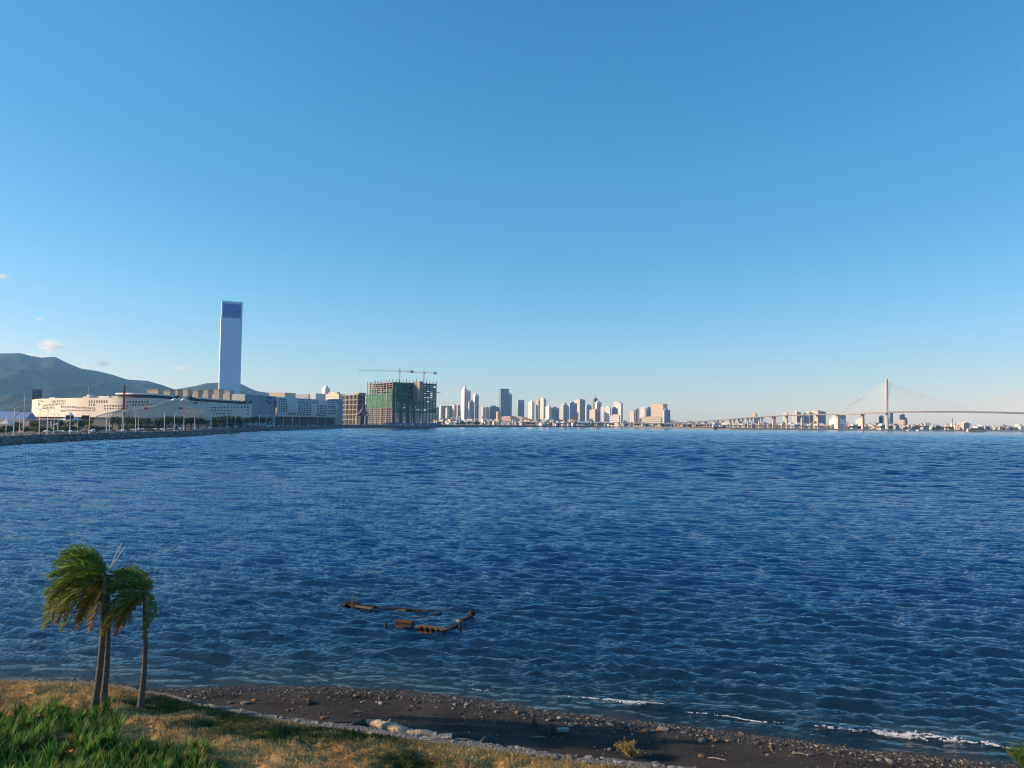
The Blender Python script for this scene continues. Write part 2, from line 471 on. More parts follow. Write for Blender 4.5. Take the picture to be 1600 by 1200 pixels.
# ---- beach running down under the water
BX = np.arange(-44, 62, 0.2)
NB = 130
tt = np.linspace(0, 1, NB) ** 1.0
y0 = np.maximum(edge_y(BX) - 0.4, 8); y1 = shore_y(BX) + 24
bx = np.repeat(BX[None, :], NB, 0); by = y0[None, :] + (y1 - y0)[None, :] * (tt[:, None] ** 1.35)
bz = beach_z(bx, by)
wet = 1 - sstep(0.25, 1.6, shore_s(bx, by) + 0.9 * (fbm(bx * .5, by * .8, 61) - .5))
beach_me = np_mesh('beach', np.stack([bx, by, bz], -1).reshape(-1, 3), grid_faces(NB, len(BX)), True, floats={'wet': wet.ravel()})
def beach_material():
    m, n, l, p = mat_base('dark_beach_sand')
    tc = n.new('ShaderNodeTexCoord')
    big = n.new('ShaderNodeTexNoise'); big.inputs['Scale'].default_value = 0.35; big.inputs['Detail'].default_value = 6
    gr = n.new('ShaderNodeTexVoronoi'); gr.inputs['Scale'].default_value = 26
    fine = n.new('ShaderNodeTexNoise'); fine.inputs['Scale'].default_value = 14; fine.inputs['Detail'].default_value = 8; fine.inputs['Roughness'].default_value = .75
    for t in (big, gr, fine): l.new(tc.outputs['Object'], t.inputs['Vector'])
    c = n.new('ShaderNodeValToRGB')
    c.color_ramp.elements[0].position = .32; c.color_ramp.elements[0].color = (.017, .0155, .0145, 1)
    c.color_ramp.elements[1].position = .70; c.color_ramp.elements[1].color = (.075, .060, .047, 1)
    l.new(big.outputs['Fac'], c.inputs[0])
    g = n.new('ShaderNodeMix'); g.data_type = 'RGBA'; g.blend_type = 'OVERLAY'; g.inputs[0].default_value = .75
    l.new(c.outputs[0], g.inputs[6]); l.new(fine.outputs['Fac'], g.inputs[7])
    at = n.new('ShaderNodeAttribute'); at.attribute_name = 'wet'
    wm = n.new('ShaderNodeMix'); wm.data_type = 'RGBA'; wm.blend_type = 'MULTIPLY'
    l.new(at.outputs['Fac'], wm.inputs[0]); l.new(g.outputs[2], wm.inputs[6]); wm.inputs[7].default_value = (.55, .55, .58, 1)
    l.new(wm.outputs[2], p.inputs['Base Color'])
    mr = n.new('ShaderNodeMapRange'); mr.inputs['To Min'].default_value = .92; mr.inputs['To Max'].default_value = .30
    l.new(at.outputs['Fac'], mr.inputs['Value']); l.new(mr.outputs[0], p.inputs['Roughness'])
    p.inputs['Specular IOR Level'].default_value = .2
    b = n.new('ShaderNodeBump'); b.inputs['Strength'].default_value = .8; b.inputs['Distance'].default_value = .05
    ad = n.new('ShaderNodeMath'); ad.operation = 'ADD'; l.new(gr.outputs['Distance'], ad.inputs[0]); l.new(fine.outputs['Fac'], ad.inputs[1])
    l.new(ad.outputs[0], b.inputs['Height']); l.new(b.outputs[0], p.inputs['Normal'])
    return m
beach = link('beach', beach_me, beach_material())
tag(beach, 'dark grey gravel beach along the water', 'beach', kind='structure')

# ---- lawn
LX = np.arange(-44, 62, 0.22)
NL = 160
tt = np.linspace(0, 1, NL)
ly1 = edge_y(LX)
lx = np.repeat(LX[None, :], NL, 0); ly = ly1[None, :] - (ly1 - 2.0)[None, :] * (tt[:, None] ** 1.5)
lz = lawn_z(lx, ly)
def straw(x, y):
    """0 green grass .. 1 dry straw"""
    a = fbm(x * 0.30 + 4.0, y * 0.62, 71, 4)
    left = 0.34 * sstep(-13, -18, x) * sstep(27, 31, y)
    near_wall = 0.20 * (1 - sstep(0.3, 2.2, edge_y(x) - y)) * sstep(-6, 0, x)
    return np.clip((a + left + near_wall - 0.40) * 4.6, 0, 1)
def grass_col(x, y, r):
    s = straw(x, y)[..., None]
    g = np.array((.065, .092, .020)); d = np.array((.70, .47, .18)); red = np.array((.62, .35, .16))
    dm = d * (1 - .55 * sstep(.55, .75, fbm(x * .5, y * .5, 73))[..., None]) + red * (.55 * sstep(.55, .75, fbm(x * .5, y * .5, 73))[..., None])
    return (g * (1 - s) + dm * s) * (0.65 + 0.7 * r[..., None])
lawn_me = np_mesh('lawn', np.stack([lx, ly, lz], -1).reshape(-1, 3), grid_faces(NL, len(LX))[:, ::-1], True,
                  colors=(grass_col(lx, ly, fbm(lx * 4, ly * 4, 75)) * 0.62).reshape(-1, 3))
lawn = link('lawn', lawn_me, tinted('lawn_turf', .95, bump=.9, bscale=16))
tag(lawn, 'uneven lawn of dry and green grass above the beach', 'lawn', kind='structure')

def blades(name, n, region, length, width, lean, colfun, mat, label, cat, zfun, seed):
    """uncountable grass: one mesh of bent tapering blades"""
    rg = np.random.default_rng(seed)
    x, y = region(rg, n); n = len(x)
    z = zfun(x, y)
    L = rg.uniform(*length, n); wd = rg.uniform(*width, n)
    a = rg.normal(math.pi, 0.8, n)                     # combed over by the wind towards -X
    ux, uy = np.cos(a), np.sin(a)
    ln = rg.uniform(*lean, n)
    px_, py_ = -uy, ux
    b = np.stack([x, y, z - 0.01], 1)
    mid = b + np.stack([ux * L * .5 * ln * .7, uy * L * .5 * ln * .7, L * .55 * np.sqrt(np.clip(1 - (ln * .6) ** 2, 0, 1))], 1)
    tip = b + np.stack([ux * L * ln, uy * L * ln, L * np.clip(.95 - .75 * ln, .12, 1)], 1)
    s = np.stack([px_, py_, np.zeros(n)], 1) * wd[:, None]
    V = np.stack([b - s, b + s, mid - s * .8, mid + s * .8, tip], 1).reshape(-1, 3)
    i = np.arange(n) * 5
    F = np.concatenate([np.stack([i, i + 1, i + 3], 1), np.stack([i, i + 3, i + 2], 1), np.stack([i + 2, i + 3, i + 4], 1)])
    c = colfun(x, y, rg.random(n))
    me = np_mesh(name, V, F, True, colors=np.repeat(c, 5, 0))
    o = link(name, me, mat)
    return tag(o, label, cat, kind='stuff')
BLADE = tinted('grass_blade', .75, transl=.25)
def lawn_region(rg, n):
    x = rg.uniform(-30, 26, n * 2); t = rg.random(n * 2) ** 1.25
    e = edge_y(x); y = e - 0.05 - t * 13.5
    keep = (y > 17) & (np.abs(x / y) < .74) & (fbm(x * 2.2, y * 3.2, 81, 3) > 0.24 + 0.16 * rg.random(n * 2))
    return x[keep][:n], y[keep][:n]
blades('lawn_grass', 112000, lawn_region, (.10, .28), (.009, .018), (.35, .95), grass_col, BLADE,
       'matted windblown grass covering the lawn above the beach', 'grass', lawn_z, 3)

# ---- far coast: shoreline of the land across the water
COAST_PX = [(-260, 716), (-120, 706), (0, 697), (50, 693.8), (100, 690.5), (180, 687), (250, 684), (300, 681.5), (345, 678.3), (370, 675.8), (400, 674.3), (450, 672.6), (500, 670.2), (540, 668.8), (600, 668.4), (680, 667.8), (760, 667.2), (870, 666.6), (960, 667.2), (1060, 669), (1110, 670.4), (1140, 671.2), (1280, 672), (1400, 672.7), (1500, 673.3), (1600, 673.9), (1750, 675.2), (2000, 677.5)]
COAST = [G(px, py, 0) for px, py in COAST_PX]
CO = np.array([(p.x, p.y) for p in COAST])
# resample
seg = np.r_[0, np.cumsum(np.hypot(*np.diff(CO, axis=0).T))]
NC = 420
sc_ = np.linspace(0, seg[-1], NC)
CS = np.stack([np.interp(sc_, seg, CO[:, 0]), np.interp(sc_, seg, CO[:, 1])], 1)
for _ in range(3):
    CS[1:-1] = .25 * CS[:-2] + .5 * CS[1:-1] + .25 * CS[2:]
TG = np.gradient(CS, axis=0); TG /= np.hypot(TG[:, 0], TG[:, 1])[:, None]
NRM = np.stack([-TG[:, 1], TG[:, 0]], 1)              # inland
CPX = np.array([pix_x(x, y, 0) for x, y in CS])
LANDZ = 4.0 - 2.2 * sstep(700, 1000, CPX)
def coast(px, off=0.0):
    """point off metres inland of the coast, seen in image column px"""
    q = CS + NRM * off
    pp = np.array([pix_x(x, y, 4.0) for x, y in q])
    o = np.argsort(pp)
    return float(np.interp(px, pp[o], q[o, 0])), float(np.interp(px, pp[o], q[o, 1]))
BANKW = 7.0
rows = [CS + NRM * BANKW, CS + NRM * 40]
land_rows = [np.c_[rows[0], LANDZ], np.c_[rows[1], LANDZ]]
bear = CS / np.hypot(CS[:, 0], CS[:, 1])[:, None]
far_r = np.linspace(0, 1, NC)
farp = np.stack([-10400 + 20800 * far_r, np.full(NC, 10400.0)], 1)
midp = rows[1] * .5 + farp * .5
land_rows += [np.c_[midp, np.full(NC, 6.0)], np.c_[farp, np.full(NC, 8.0)]]
LV = np.concatenate(land_rows)
land_me = np_mesh('coastal_land', LV, grid_faces(4, NC), False)
def land_material():
    m, n, l, p = mat_base('coastal_ground')
    tc = n.new('ShaderNodeTexCoord')
    nz = n.new('ShaderNodeTexNoise'); nz.inputs['Scale'].default_value = .02; nz.inputs['Detail'].default_value = 8
    l.new(tc.outputs['Object'], nz.inputs['Vector'])
    c = n.new('ShaderNodeValToRGB')
    e = c.color_ramp.elements
    e[0].position = .38; e[0].color = (.06, .075, .03, 1)
    e[1].position = .55; e[1].color = (.26, .17, .085, 1)
    x = e.new(.70); x.color = (.20, .17, .13, 1)
    l.new(nz.outputs['Fac'], c.inputs[0]); l.new(c.outputs[0], p.inputs['Base Color'])
    p.inputs['Roughness'].default_value = .95
    return m
LAND = land_material()
land = link('coastal_land', land_me, LAND)
tag(land, 'low flat land along the far coast', 'ground', kind='structure')
# strip of asphalt along the seawall and a pale sand spit further round
k = np.where((CPX > -200) & (CPX < 930))[0]
ra = np.concatenate([np.c_[CS[k] + NRM[k] * 14, LANDZ[k] + .02], np.c_[CS[k] + NRM[k] * 27, LANDZ[k] + .02]])
road = link('coast_road', np_mesh('coast_road', ra, grid_faces(2, len(k)), False), plain('asphalt', (.055, .055, .06), .9, .2, .3))
tag(road, 'asphalt road running along the top of the seawall', 'road', kind='structure')
# sloping bank below the land, all round the bay
ba = np.concatenate([np.c_[CS - NRM * 1.5, np.full(NC, -.8)], np.c_[CS + NRM * BANKW, LANDZ + .004]])
k2 = np.where(CPX >= 925)[0]; k1 = np.where(CPX <= 935)[0]
bank = link('sand_spit', np_mesh('sand_spit', np.concatenate([ba[:NC][k2], ba[NC:][k2] + [0, 0, 0]]), grid_faces(2, len(k2)), False), plain('pale_sand', (.34, .26, .17), .95, .35, .02))
tag(bank, 'low strip of pale sand at the foot of the city', 'beach', kind='structure')
sw = thing('seawall', (CS[k1[len(k1)//2]][0], CS[k1[len(k1)//2]][1], 0), 'long sloping rock seawall below the lamp posts of the promenade', 'seawall')
o = link('bank', np_mesh('bank', np.concatenate([ba[:NC][k1], ba[NC:][k1]]) - np.array(sw.location), grid_faces(2, len(k1)), False), plain('seawall_rubble', (.085, .078, .07), .9, .5, .5, bump=3, bscale=1.0), sw)
# boulders of the revetment: thousands, real lumps joined into one part
ico_v = np.array([(0, 0, 1), (.89, 0, .45), (.28, .85, .45), (-.72, .53, .45), (-.72, -.53, .45), (.28, -.85, .45), (.72, .53, -.45), (-.28, .85, -.45), (-.89, 0, -.45), (-.28, -.85, -.45), (.72, -.53, -.45), (0, 0, -1)])
ico_f = np.array([(0, 1, 2), (0, 2, 3), (0, 3, 4), (0, 4, 5), (0, 5, 1), (1, 6, 2), (2, 7, 3), (3, 8, 4), (4, 9, 5), (5, 10, 1), (2, 6, 7), (3, 7, 8), (4, 8, 9), (5, 9, 10), (1, 10, 6), (11, 7, 6), (11, 8, 7), (11, 9, 8), (11, 10, 9), (11, 6, 10)])
def lumps(C, S, cols, seed, jit=.25):
    """C (n,3) centres, S (n,3) half sizes -> arrays for one mesh of irregular stones"""
    rg = np.random.default_rng(seed); n = len(C)
    v = ico_v[None] * (1 + rg.normal(0, jit, (n, 12, 1)).clip(-.45, .45))
    th = rg.uniform(0, 6.28, n); c, s = np.cos(th), np.sin(th)
    v = v * S[:, None, :]
    x = v[..., 0] * c[:, None] - v[..., 1] * s[:, None]; y = v[..., 0] * s[:, None] + v[..., 1] * c[:, None]
    V = np.stack([x, y, v[..., 2]], -1) + C[:, None, :]
    F = (ico_f[None] + (np.arange(n) * 12)[:, None, None]).reshape(-1, 3)
    return V.reshape(-1, 3), F, np.repeat(cols, 12, 0)
rg = np.random.default_rng(8)
nb = 5200
u = rg.random(nb) ** 1.6; seglen = np.interp(u, [0, 1], [0, 1])
kk = (k1[0] + u * (np.searchsorted(CPX, 700) - k1[0])).astype(int).clip(0, NC - 2)
fr_ = rg.random(nb)[:, None]
t_ = rg.uniform(0.02, 1.02, nb)
P = CS[kk] * (1 - fr_) + CS[kk + 1] * fr_ + NRM[kk] * (t_[:, None] * 8.3 - 1.4)
zc = -.5 + t_ * (LANDZ[kk] + .4)
sz = rg.uniform(.45, 1.25, nb)
tone = rg.uniform(.55, 1.5, nb)[:, None] * np.array([(.20, .18, .155)])
tone = tone * (0.45 + .55 * sstep(.05, .35, t_))[:, None]     # algae-dark rocks at the tide line
V, F, c = lumps(np.c_[P, zc] - np.array(sw.location), np.stack([sz, sz * .8, sz * .6], 1), tone, 4)
o = link('boulder_facing', np_mesh('boulder_facing', V, F, False, colors=c), tinted('rock', .9), sw)
o['kind'] = 'stuff'

# ---- mountains
def ridge_mesh(name, prof, D0, D1, label, col, pxs, seed, amp):
    pr = np.array(prof, float)
    cols = np.linspace(pxs[0], pxs[1], 300); nr = 60
    V = []
    for i in range(nr):
        t = i / (nr - 1)
        D = D0 + (D1 - D0) * t
        for px in cols:
            py = np.interp(px, pr[:, 0], pr[:, 1])
            ztop = Z(px, py, D0 + (D1 - D0) * .8)
            x, y = XY(px, D)
            a = min(t / .8, 1)
            shape = a ** 1.25 if t <= .8 else 1 - (t - .8) / .2 * .9
            V.append((x, y, 5 + max(ztop - 5, 0) * shape))
    V = np.array(V)
    rid = (fbm(V[:, 0] / 420, V[:, 1] / 900, seed, 5) - .5) * amp + (fbm(V[:, 0] / 130, V[:, 1] / 200, seed + 3, 3) - .5) * amp * .35
    k = np.clip((V[:, 2] - 5) / 120, 0, 1)
    tcol = np.repeat(np.linspace(0, 1, nr), 300)
    crest_fix = np.abs(tcol - .8) < .05
    V[:, 2] += np.where(crest_fix, rid * .12, rid) * k
    # nothing in front of the crest may rise over its outline
    zc = V[:, 2].reshape(nr, 300); yy = V[:, 1].reshape(nr, 300)
    kc = int(.8 * (nr - 1)); sl = (zc[kc] - CAM_H) / yy[kc]
    zc[:kc] = np.minimum(zc[:kc], CAM_H + (sl * .97)[None] * yy[:kc] + 2)
    o = link(name, np_mesh(name, V, grid_faces(nr, 300), True), col)
    return tag(o, label, 'mountain', kind='structure')
def forest_mat():
    m, n, l, p = mat_base('forested_slope')
    tc = n.new('ShaderNodeTexCoord')
    a = n.new('ShaderNodeTexNoise'); a.inputs['Scale'].default_value = .006; a.inputs['Detail'].default_value = 9; a.inputs['Roughness'].default_value = .7
    l.new(tc.outputs['Object'], a.inputs['Vector'])
    c = n.new('ShaderNodeValToRGB')
    c.color_ramp.elements[0].position = .35; c.color_ramp.elements[0].color = (.012, .024, .016, 1)
    c.color_ramp.elements[1].position = .68; c.color_ramp.elements[1].color = (.070, .080, .045, 1)
    l.new(a.outputs['Fac'], c.inputs[0]); l.new(c.outputs[0], p.inputs['Base Color'])
    p.inputs['Roughness'].default_value = 1; p.inputs['Specular IOR Level'].default_value = 0
    return m
FOREST = forest_mat()
ridge_mesh('mountain', [(-900, 600), (-500, 540), (-250, 548), (-60, 556), (0, 551), (27, 550.5), (45, 555.5), (62, 558), (76, 557), (84, 557.5), (100, 565), (125, 575.5), (150, 580), (175, 585.5), (200, 593.5), (230, 595.5), (250, 601), (272, 608), (300, 615), (340, 640)], 4300, 8600,
           'long forested mountain sloping down behind the mall', FOREST, (-900, 340), 91, 210)
ridge_mesh('hill', [(215, 660), (250, 622), (268, 608.5), (285, 606.5), (305, 602.5), (320, 598.5), (340, 597.5), (360, 598), (376, 600), (388, 606), (400, 611), (420, 613.5), (450, 616), (500, 622), (620, 640), (690, 645), (720, 660)], 6200, 9300,
           'low forested hill behind the tall slab tower', FOREST, (215, 720), 93, 90)
ridge_mesh('hill', [(640, 660), (672, 640), (690, 634), (704, 634), (716, 640), (730, 650), (760, 662)], 6000, 8000,
           'small wooded hill at the left end of the city skyline', FOREST, (640, 760), 95, 30)

# ---- haze: one closed box of thin air round the camera and everything on the ground
hz = MB().box((0, 3900, 410), (21400, 13600, 826)).build('haze', None)
hm = bpy.data.materials.new('thin_haze'); hm.use_nodes = True
n, l = hm.node_tree.nodes, hm.node_tree.links
n.clear()
out = n.new('ShaderNodeOutputMaterial'); pv = n.new('ShaderNodeVolumePrincipled')
pv.inputs['Color'].default_value = (.24, .56, 1.0, 1)
pv.inputs['Absorption Color'].default_value = (1, 1, 1, 1)
pv.inputs['Density'].default_value = 4.6e-5
pv.inputs['Anisotropy'].default_value = 0.2
l.new(pv.outputs[0], out.inputs['Volume'])
hz.data.materials.append(hm)
tag(hz, 'thin pale haze in the air over the bay', 'haze', kind='stuff')
# ================================================================== FAR THINGS
CONC = plain('raw_concrete', (.33, .27, .205), .9, .2, .2)
WHITE = plain('white_panel', (.72, .70, .66), .6, .06, .1)
DARKW = plain('dark_window', (.030, .036, .048), .25, .3, .3)
STEEL = plain('galvanised_steel', (.55, .55, .54), .5, .1, .5)
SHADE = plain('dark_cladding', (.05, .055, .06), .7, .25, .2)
ROOFG = plain('grey_roof', (.36, .36, .37), .7, .15, .1)
UNIT = MB().add([(-.5, 0, -.5), (.5, 0, -.5), (.5, 0, .5), (-.5, 0, .5)], [(0, 1, 2, 3)]).mesh('window_pane')
UNIT.materials.append(DARKW)

class Facade:
    """a wall following a plan path, with window holes cut through it and panes set back"""
    def __init__(self, pathD, n=900):
        pts = [XY(px, D) for px, D in pathD]
        P_ = np.array(pts); L = np.r_[0, np.cumsum(np.hypot(*np.diff(P_, axis=0).T))]
        # smooth the plan
        s = np.linspace(0, L[-1], n); x = np.interp(s, L, P_[:, 0]); y = np.interp(s, L, P_[:, 1])
        kz = max(3, n // 13) | 1; k = np.hanning(kz + 2)[1:-1]; k /= k.sum()
        pad = kz // 2
        def sm(a):
            b = np.r_[2 * a[0] - a[pad:0:-1], a, 2 * a[-1] - a[-2:-pad - 2:-1]]
            return np.convolve(b, k, 'valid')
        self.x, self.y = sm(x), sm(y); self.s = s
        self.px = np.array([pix_x(a, b, 20) for a, b in zip(self.x, self.y)])
        tx, ty = np.gradient(self.x), np.gradient(self.y); m = np.hypot(tx, ty)
        self.nx, self.ny = ty / m, -tx / m          # outward (towards the viewer)
    def at_px(self, px): return float(np.interp(px, self.px, self.s))
    def depth(self, px): return float(np.interp(px, self.px, self.y))
    def build(self, parent, mat, z0, z1, holes, cell=(.48, .5), out=lambda v: 0.0, depth=1.4, window='window'):
        s0, s1 = self.s[0], self.s[-1]
        nc = int((s1 - s0) / cell[0]); nr = int((z1 - z0) / cell[1])
        ss = np.linspace(s0, s1, nc + 1); zz = np.linspace(z0, z1, nr + 1)
        hole = np.zeros((nr, nc), bool); pans = []
        for (a, b, c, d) in holes:
            i0, i1 = np.searchsorted(ss, a), max(np.searchsorted(ss, b), np.searchsorted(ss, a) + 1)
            j0, j1 = np.searchsorted(zz, c), max(np.searchsorted(zz, d), np.searchsorted(zz, c) + 1)
            i1 = min(i1, nc); j1 = min(j1, nr)
            if i0 >= nc or j0 >= nr or i0 < 1 or j0 < 1: continue
            hole[j0:j1, i0:i1] = True
            pans.append((ss[i0], ss[i1], zz[j0], zz[j1]))
        X = np.interp(ss, self.s, self.x); Y = np.interp(ss, self.s, self.y); NX = np.interp(ss, self.s, self.nx); NY = np.interp(ss, self.s, self.ny)
        ov = np.array([out((z - z0) / (z1 - z0)) for z in zz])
        def sheet(dd):
            gx = X[None] + NX[None] * (ov[:, None] - dd); gy = Y[None] + NY[None] * (ov[:, None] - dd)
            return np.stack([gx, gy, np.repeat(zz[:, None], nc + 1, 1)], -1).reshape(-1, 3)
        V = np.concatenate([sheet(0), sheet(depth)]) - np.array(parent.location); off = (nr + 1) * (nc + 1)
        F = []
        idx = lambda j, i: j * (nc + 1) + i
        for j in range(nr):
            for i in range(nc):
                if not hole[j, i]: F.append((idx(j, i), idx(j, i + 1), idx(j + 1, i + 1), idx(j + 1, i)))
                else:
                    for (jj, ii, a, b) in ((j - 1, i, idx(j, i), idx(j, i + 1)), (j + 1, i, idx(j + 1, i + 1), idx(j + 1, i)), (j, i - 1, idx(j + 1, i), idx(j, i)), (j, i + 1, idx(j, i + 1), idx(j + 1, i + 1))):
                        if 0 <= jj < nr and 0 <= ii < nc and not hole[jj, ii]: F.append((a, b, b + off, a + off))
        fo = link('facade', np_mesh('facade', V, np.array(F), False), mat, parent)
        for (a, b, c, d) in pans:
            m_ = (a + b) / 2; v = ((c + d) / 2 - z0) / (z1 - z0)
            nx, ny = np.interp(m_, self.s, self.nx), np.interp(m_, self.s, self.ny)
            o = link(window, UNIT, None, fo)
            dd = out(v) - depth + .05
            o.location = Vector((np.interp(m_, self.s, self.x) + nx * dd, np.interp(m_, self.s, self.y) + ny * dd, (c + d) / 2)) - parent.location
            o.rotation_euler = (0, 0, math.atan2(nx, -ny)); o.scale = (b - a + 1.0, 1, d - c + 1.2)
    def row(self, px0, px1, n, y0, y1, y0b=None, y1b=None, fill=.54):
        """n windows between two image columns; their top and bottom given at both ends"""
        y0b = y0 if y0b is None else y0b; y1b = y1 if y1b is None else y1b
        r = []
        for k in range(n):
            u = (k + .5) / n; px = px0 + (px1 - px0) * u; hw = (px1 - px0) / n * fill / 2; D = self.depth(px)
            r.append((self.at_px(px - hw), self.at_px(px + hw), Z(px, y1 + (y1b - y1) * u, D), Z(px, y0 + (y0b - y0) * u, D)))
        return r

# ---- the long curved mall
MALLW = plain('mall_cream_panel', (.62, .58, .51), .8, .06, .05)
fa = Facade([(49, 850), (60, 800), (120, 742), (190, 716), (235, 722), (262, 745), (290, 800), (345, 905), (393, 1000)])
mx, my = XY(220, 800)
mall = thing('shopping_mall', (mx, my, 4), 'long curved cream mall with scattered rows of small dark windows', 'mall')
H = []
for a in ((58.5, 69, 5, 626, 628.3), (58.5, 62, 2, 630, 634), (79.5, 102, 11, 625.8, 630.3, 625.8, 628), (66.5, 102.3, 16, 632.6, 635.8, 629.2, 631.8), (66.5, 84, 8, 637.2, 639.6, 635.2, 637.8),
          (94.4, 148, 19, 633.8, 637.7, 637, 639.8), (94.4, 148, 19, 640.4, 643.6, 640.8, 643), (137, 168, 8, 626, 630), (137.4, 148.3, 3, 630.8, 634.6), (161, 200, 9, 633.3, 635.9), (200, 238.5, 9, 632.4, 634.6, 631.2, 633.4),
          (161.5, 200, 9, 637.8, 639.9), (196, 232.5, 8, 626.8, 630), (220, 238.5, 4, 635.3, 637), (286.6, 325.5, 8, 628, 630.9), (286.6, 295.5, 2, 633, 635.2), (354, 390, 7, 629.8, 632.8), (323, 390, 13, 636.4, 638.6, 635, 637.4),
          (323, 364, 8, 640.6, 643.1), (321.7, 362.5, 8, 645.2, 647.9), (385.5, 390, 1, 640, 642.4), (385.5, 390, 1, 645.8, 648.4)):
    H += fa.row(*a)
ZT = Z(200, 621.5, 722)
zlow = 13.0
fa.build(mall, MALLW, zlow, ZT, H)
front = [(x, y) for x, y in zip(fa.x[::30], fa.y[::30])] + [(fa.x[-1], fa.y[-1])]
back = [(fa.x[-1] - 95, fa.y[-1] + 20), (fa.x[600] - 70, fa.y[600] + 170), (fa.x[300] - 10, fa.y[300] + 200), (fa.x[0] + 30, fa.y[0] + 150)]
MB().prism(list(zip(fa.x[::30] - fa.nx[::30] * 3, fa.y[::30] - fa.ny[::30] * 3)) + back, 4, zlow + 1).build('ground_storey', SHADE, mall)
MB().prism(list(zip(fa.x[::30] - fa.nx[::30] * 1.2, fa.y[::30] - fa.ny[::30] * 1.2)) + back, ZT - 1.8, ZT - 1.0).build('roof', ROOFG, mall)
MB().prism([(fa.x[-1], fa.y[-1]), (fa.x[-1] - 90, fa.y[-1] + 20), (fa.x[-1] - 90, fa.y[-1] + 17), (fa.x[-1] - 3, fa.y[-1] - 3)], zlow, ZT).build('end_wall', MALLW, mall)
MB().prism([(fa.x[0], fa.y[0]), (fa.x[0] + 3, fa.y[0]), (fa.x[0] + 60, fa.y[0] + 180), (fa.x[0] + 54, fa.y[0] + 180)], zlow, ZT).build('end_wall', MALLW, mall)
# roof-garden storey set back, and its dark window band
def ring(i0, i1, inset, z0, z1, mat, name, parent, step=12, thick=14):
    q = slice(i0, i1, step)
    o_ = [(x - nx * inset, y - ny * inset) for x, y, nx, ny in zip(fa.x[q], fa.y[q], fa.nx[q], fa.ny[q])]
    i_ = [(x - nx * (inset + thick), y - ny * (inset + thick)) for x, y, nx, ny in zip(fa.x[q], fa.y[q], fa.nx[q], fa.ny[q])]
    return MB().prism(o_ + i_[::-1], z0, z1).build(name, mat, parent)
ring(330, 890, 16, ZT - 1, ZT + 3.6, SHADE, 'roof_storey_glass', mall)
ring(330, 895, 13, ZT + 3.6, ZT + 5.0, WHITE, 'roof_storey_eave', mall, thick=22)
ring(180, 420, 26, ZT - 1, ZT + 2.6, plain('pale_roof_wall', (.52, .47, .40), .8, .2, .1), 'roof_storey_wall', mall)
BOXC = plain('roof_house_wall', (.46, .36, .26), .85, .2, .1)
for k, (a, b) in enumerate(((230, 253), (256, 270), (273, 282), (287, 297), (303, 313), (319, 329), (335, 346), (352, 362))):
    D = fa.depth((a + b) / 2) + 75
    x, y = XY((a + b) / 2, D); w = (b - a) * M_PX(D) * .88
    zt = Z((a + b) / 2, 610.3 + (k * 5 % 3) * .8, D); w *= (.92, 1.0, .85)[k % 3]
    MB().box((x, y, (ZT + zt) / 2), (w, 9, zt - ZT + 2), R(-12)).build('roof_house', BOXC, mall)
    MB().box((x, y, zt + 1.0), (w * 1.06, 10, .9), R(-12)).build('roof_house_slab', CONC, mall)
for px, py, w, h_ in ((141, 619, 5, 4), (85, 620, 10, 2), (170, 616, 9, 2.5), (205, 615, 6, 3)):
    D = fa.depth(px) + 40; x, y = XY(px, D)
    MB().box((x, y, ZT + h_ / 2 - .5), (w * M_PX(D), 8, h_ + 1), R(-15)).build('roof_plant_room', WHITE, mall)
# planting on the mall roof is built with the trees below

# ---- second mall block with bulging window wall and ring emblem
MALLB = plain('mall_white_panel', (.50, .53, .54), .7, .06, .05)
MALLG = plain('mall_grey_panel', (.24, .29, .33), .75, .10, .05)
fb = Facade([(428, 1075), (455, 1120), (490, 1210), (524, 1320)], 400)
bx_, by_ = XY(450, 1150)
mallb = thing('shopping_mall', (bx_, by_, 4), 'mall block with bulging white window wall beside a grey wall with blue ring emblem', 'mall')
H = []
for r_ in range(6): H += fb.row(430.3, 445.5, 4, 623.3 + r_ * 3.7, 625.7 + r_ * 3.7, fill=.68)
H += fb.row(446, 461, 4, 645.6, 648, fill=.68)
for r_ in range(8): H += fb.row(461, 482.5, 5, 623.6 + r_ * 3.35, 625.8 + r_ * 3.35, fill=.68)
for r_ in range(2): H += fb.row(482.5, 495.5, 3, 623.9 + r_ * 4, 626.4 + r_ * 4, fill=.68)
for r_ in range(5): H += fb.row(491, 507, 4, 633.5 + r_ * 3.7, 636 + r_ * 3.7, fill=.68)
for r_ in range(8): H += fb.row(508, 522, 1, 625.2 + r_ * 3.0, 626.6 + r_ * 3.0, fill=.95)
ZB = Z(470, 622.5, 1150); zb0 = Z(470, 651.5, 1150)
fb.build(mallb, MALLB, zb0, ZB, H, out=lambda v: 4.5 * math.sin(math.pi * (.12 + .80 * v)))
q = slice(None, None, 40)
bk = [(fb.x[-1] - 110, fb.y[-1] + 90), (fb.x[0] - 120, fb.y[0] + 60)]
MB().prism(list(zip(fb.x[q] - fb.nx[q] * 3, fb.y[q] - fb.ny[q] * 3)) + bk, 4, zb0 + 1).build('ground_storey', SHADE, mallb)
MB().prism(list(zip(fb.x[q] - fb.nx[q] * 1.2, fb.y[q] - fb.ny[q] * 1.2)) + bk, ZB - 1, ZB - .2).build('roof', ROOFG, mallb)
x0, y0_ = XY(382, 985); x1, y1_ = XY(430, 1078)
zt = Z(405, 617.5, 1030)
dxn, dyn = (y1_ - y0_), -(x1 - x0); m_ = math.hypot(dxn, dyn); dxn /= m_; dyn /= m_
MB().prism([(x0, y0_), (x1, y1_), (x1 - 110, y1_ + 60), (x0 - 110, y0_ + 60)], 4, zt).build('emblem_block', MALLG, mallb)
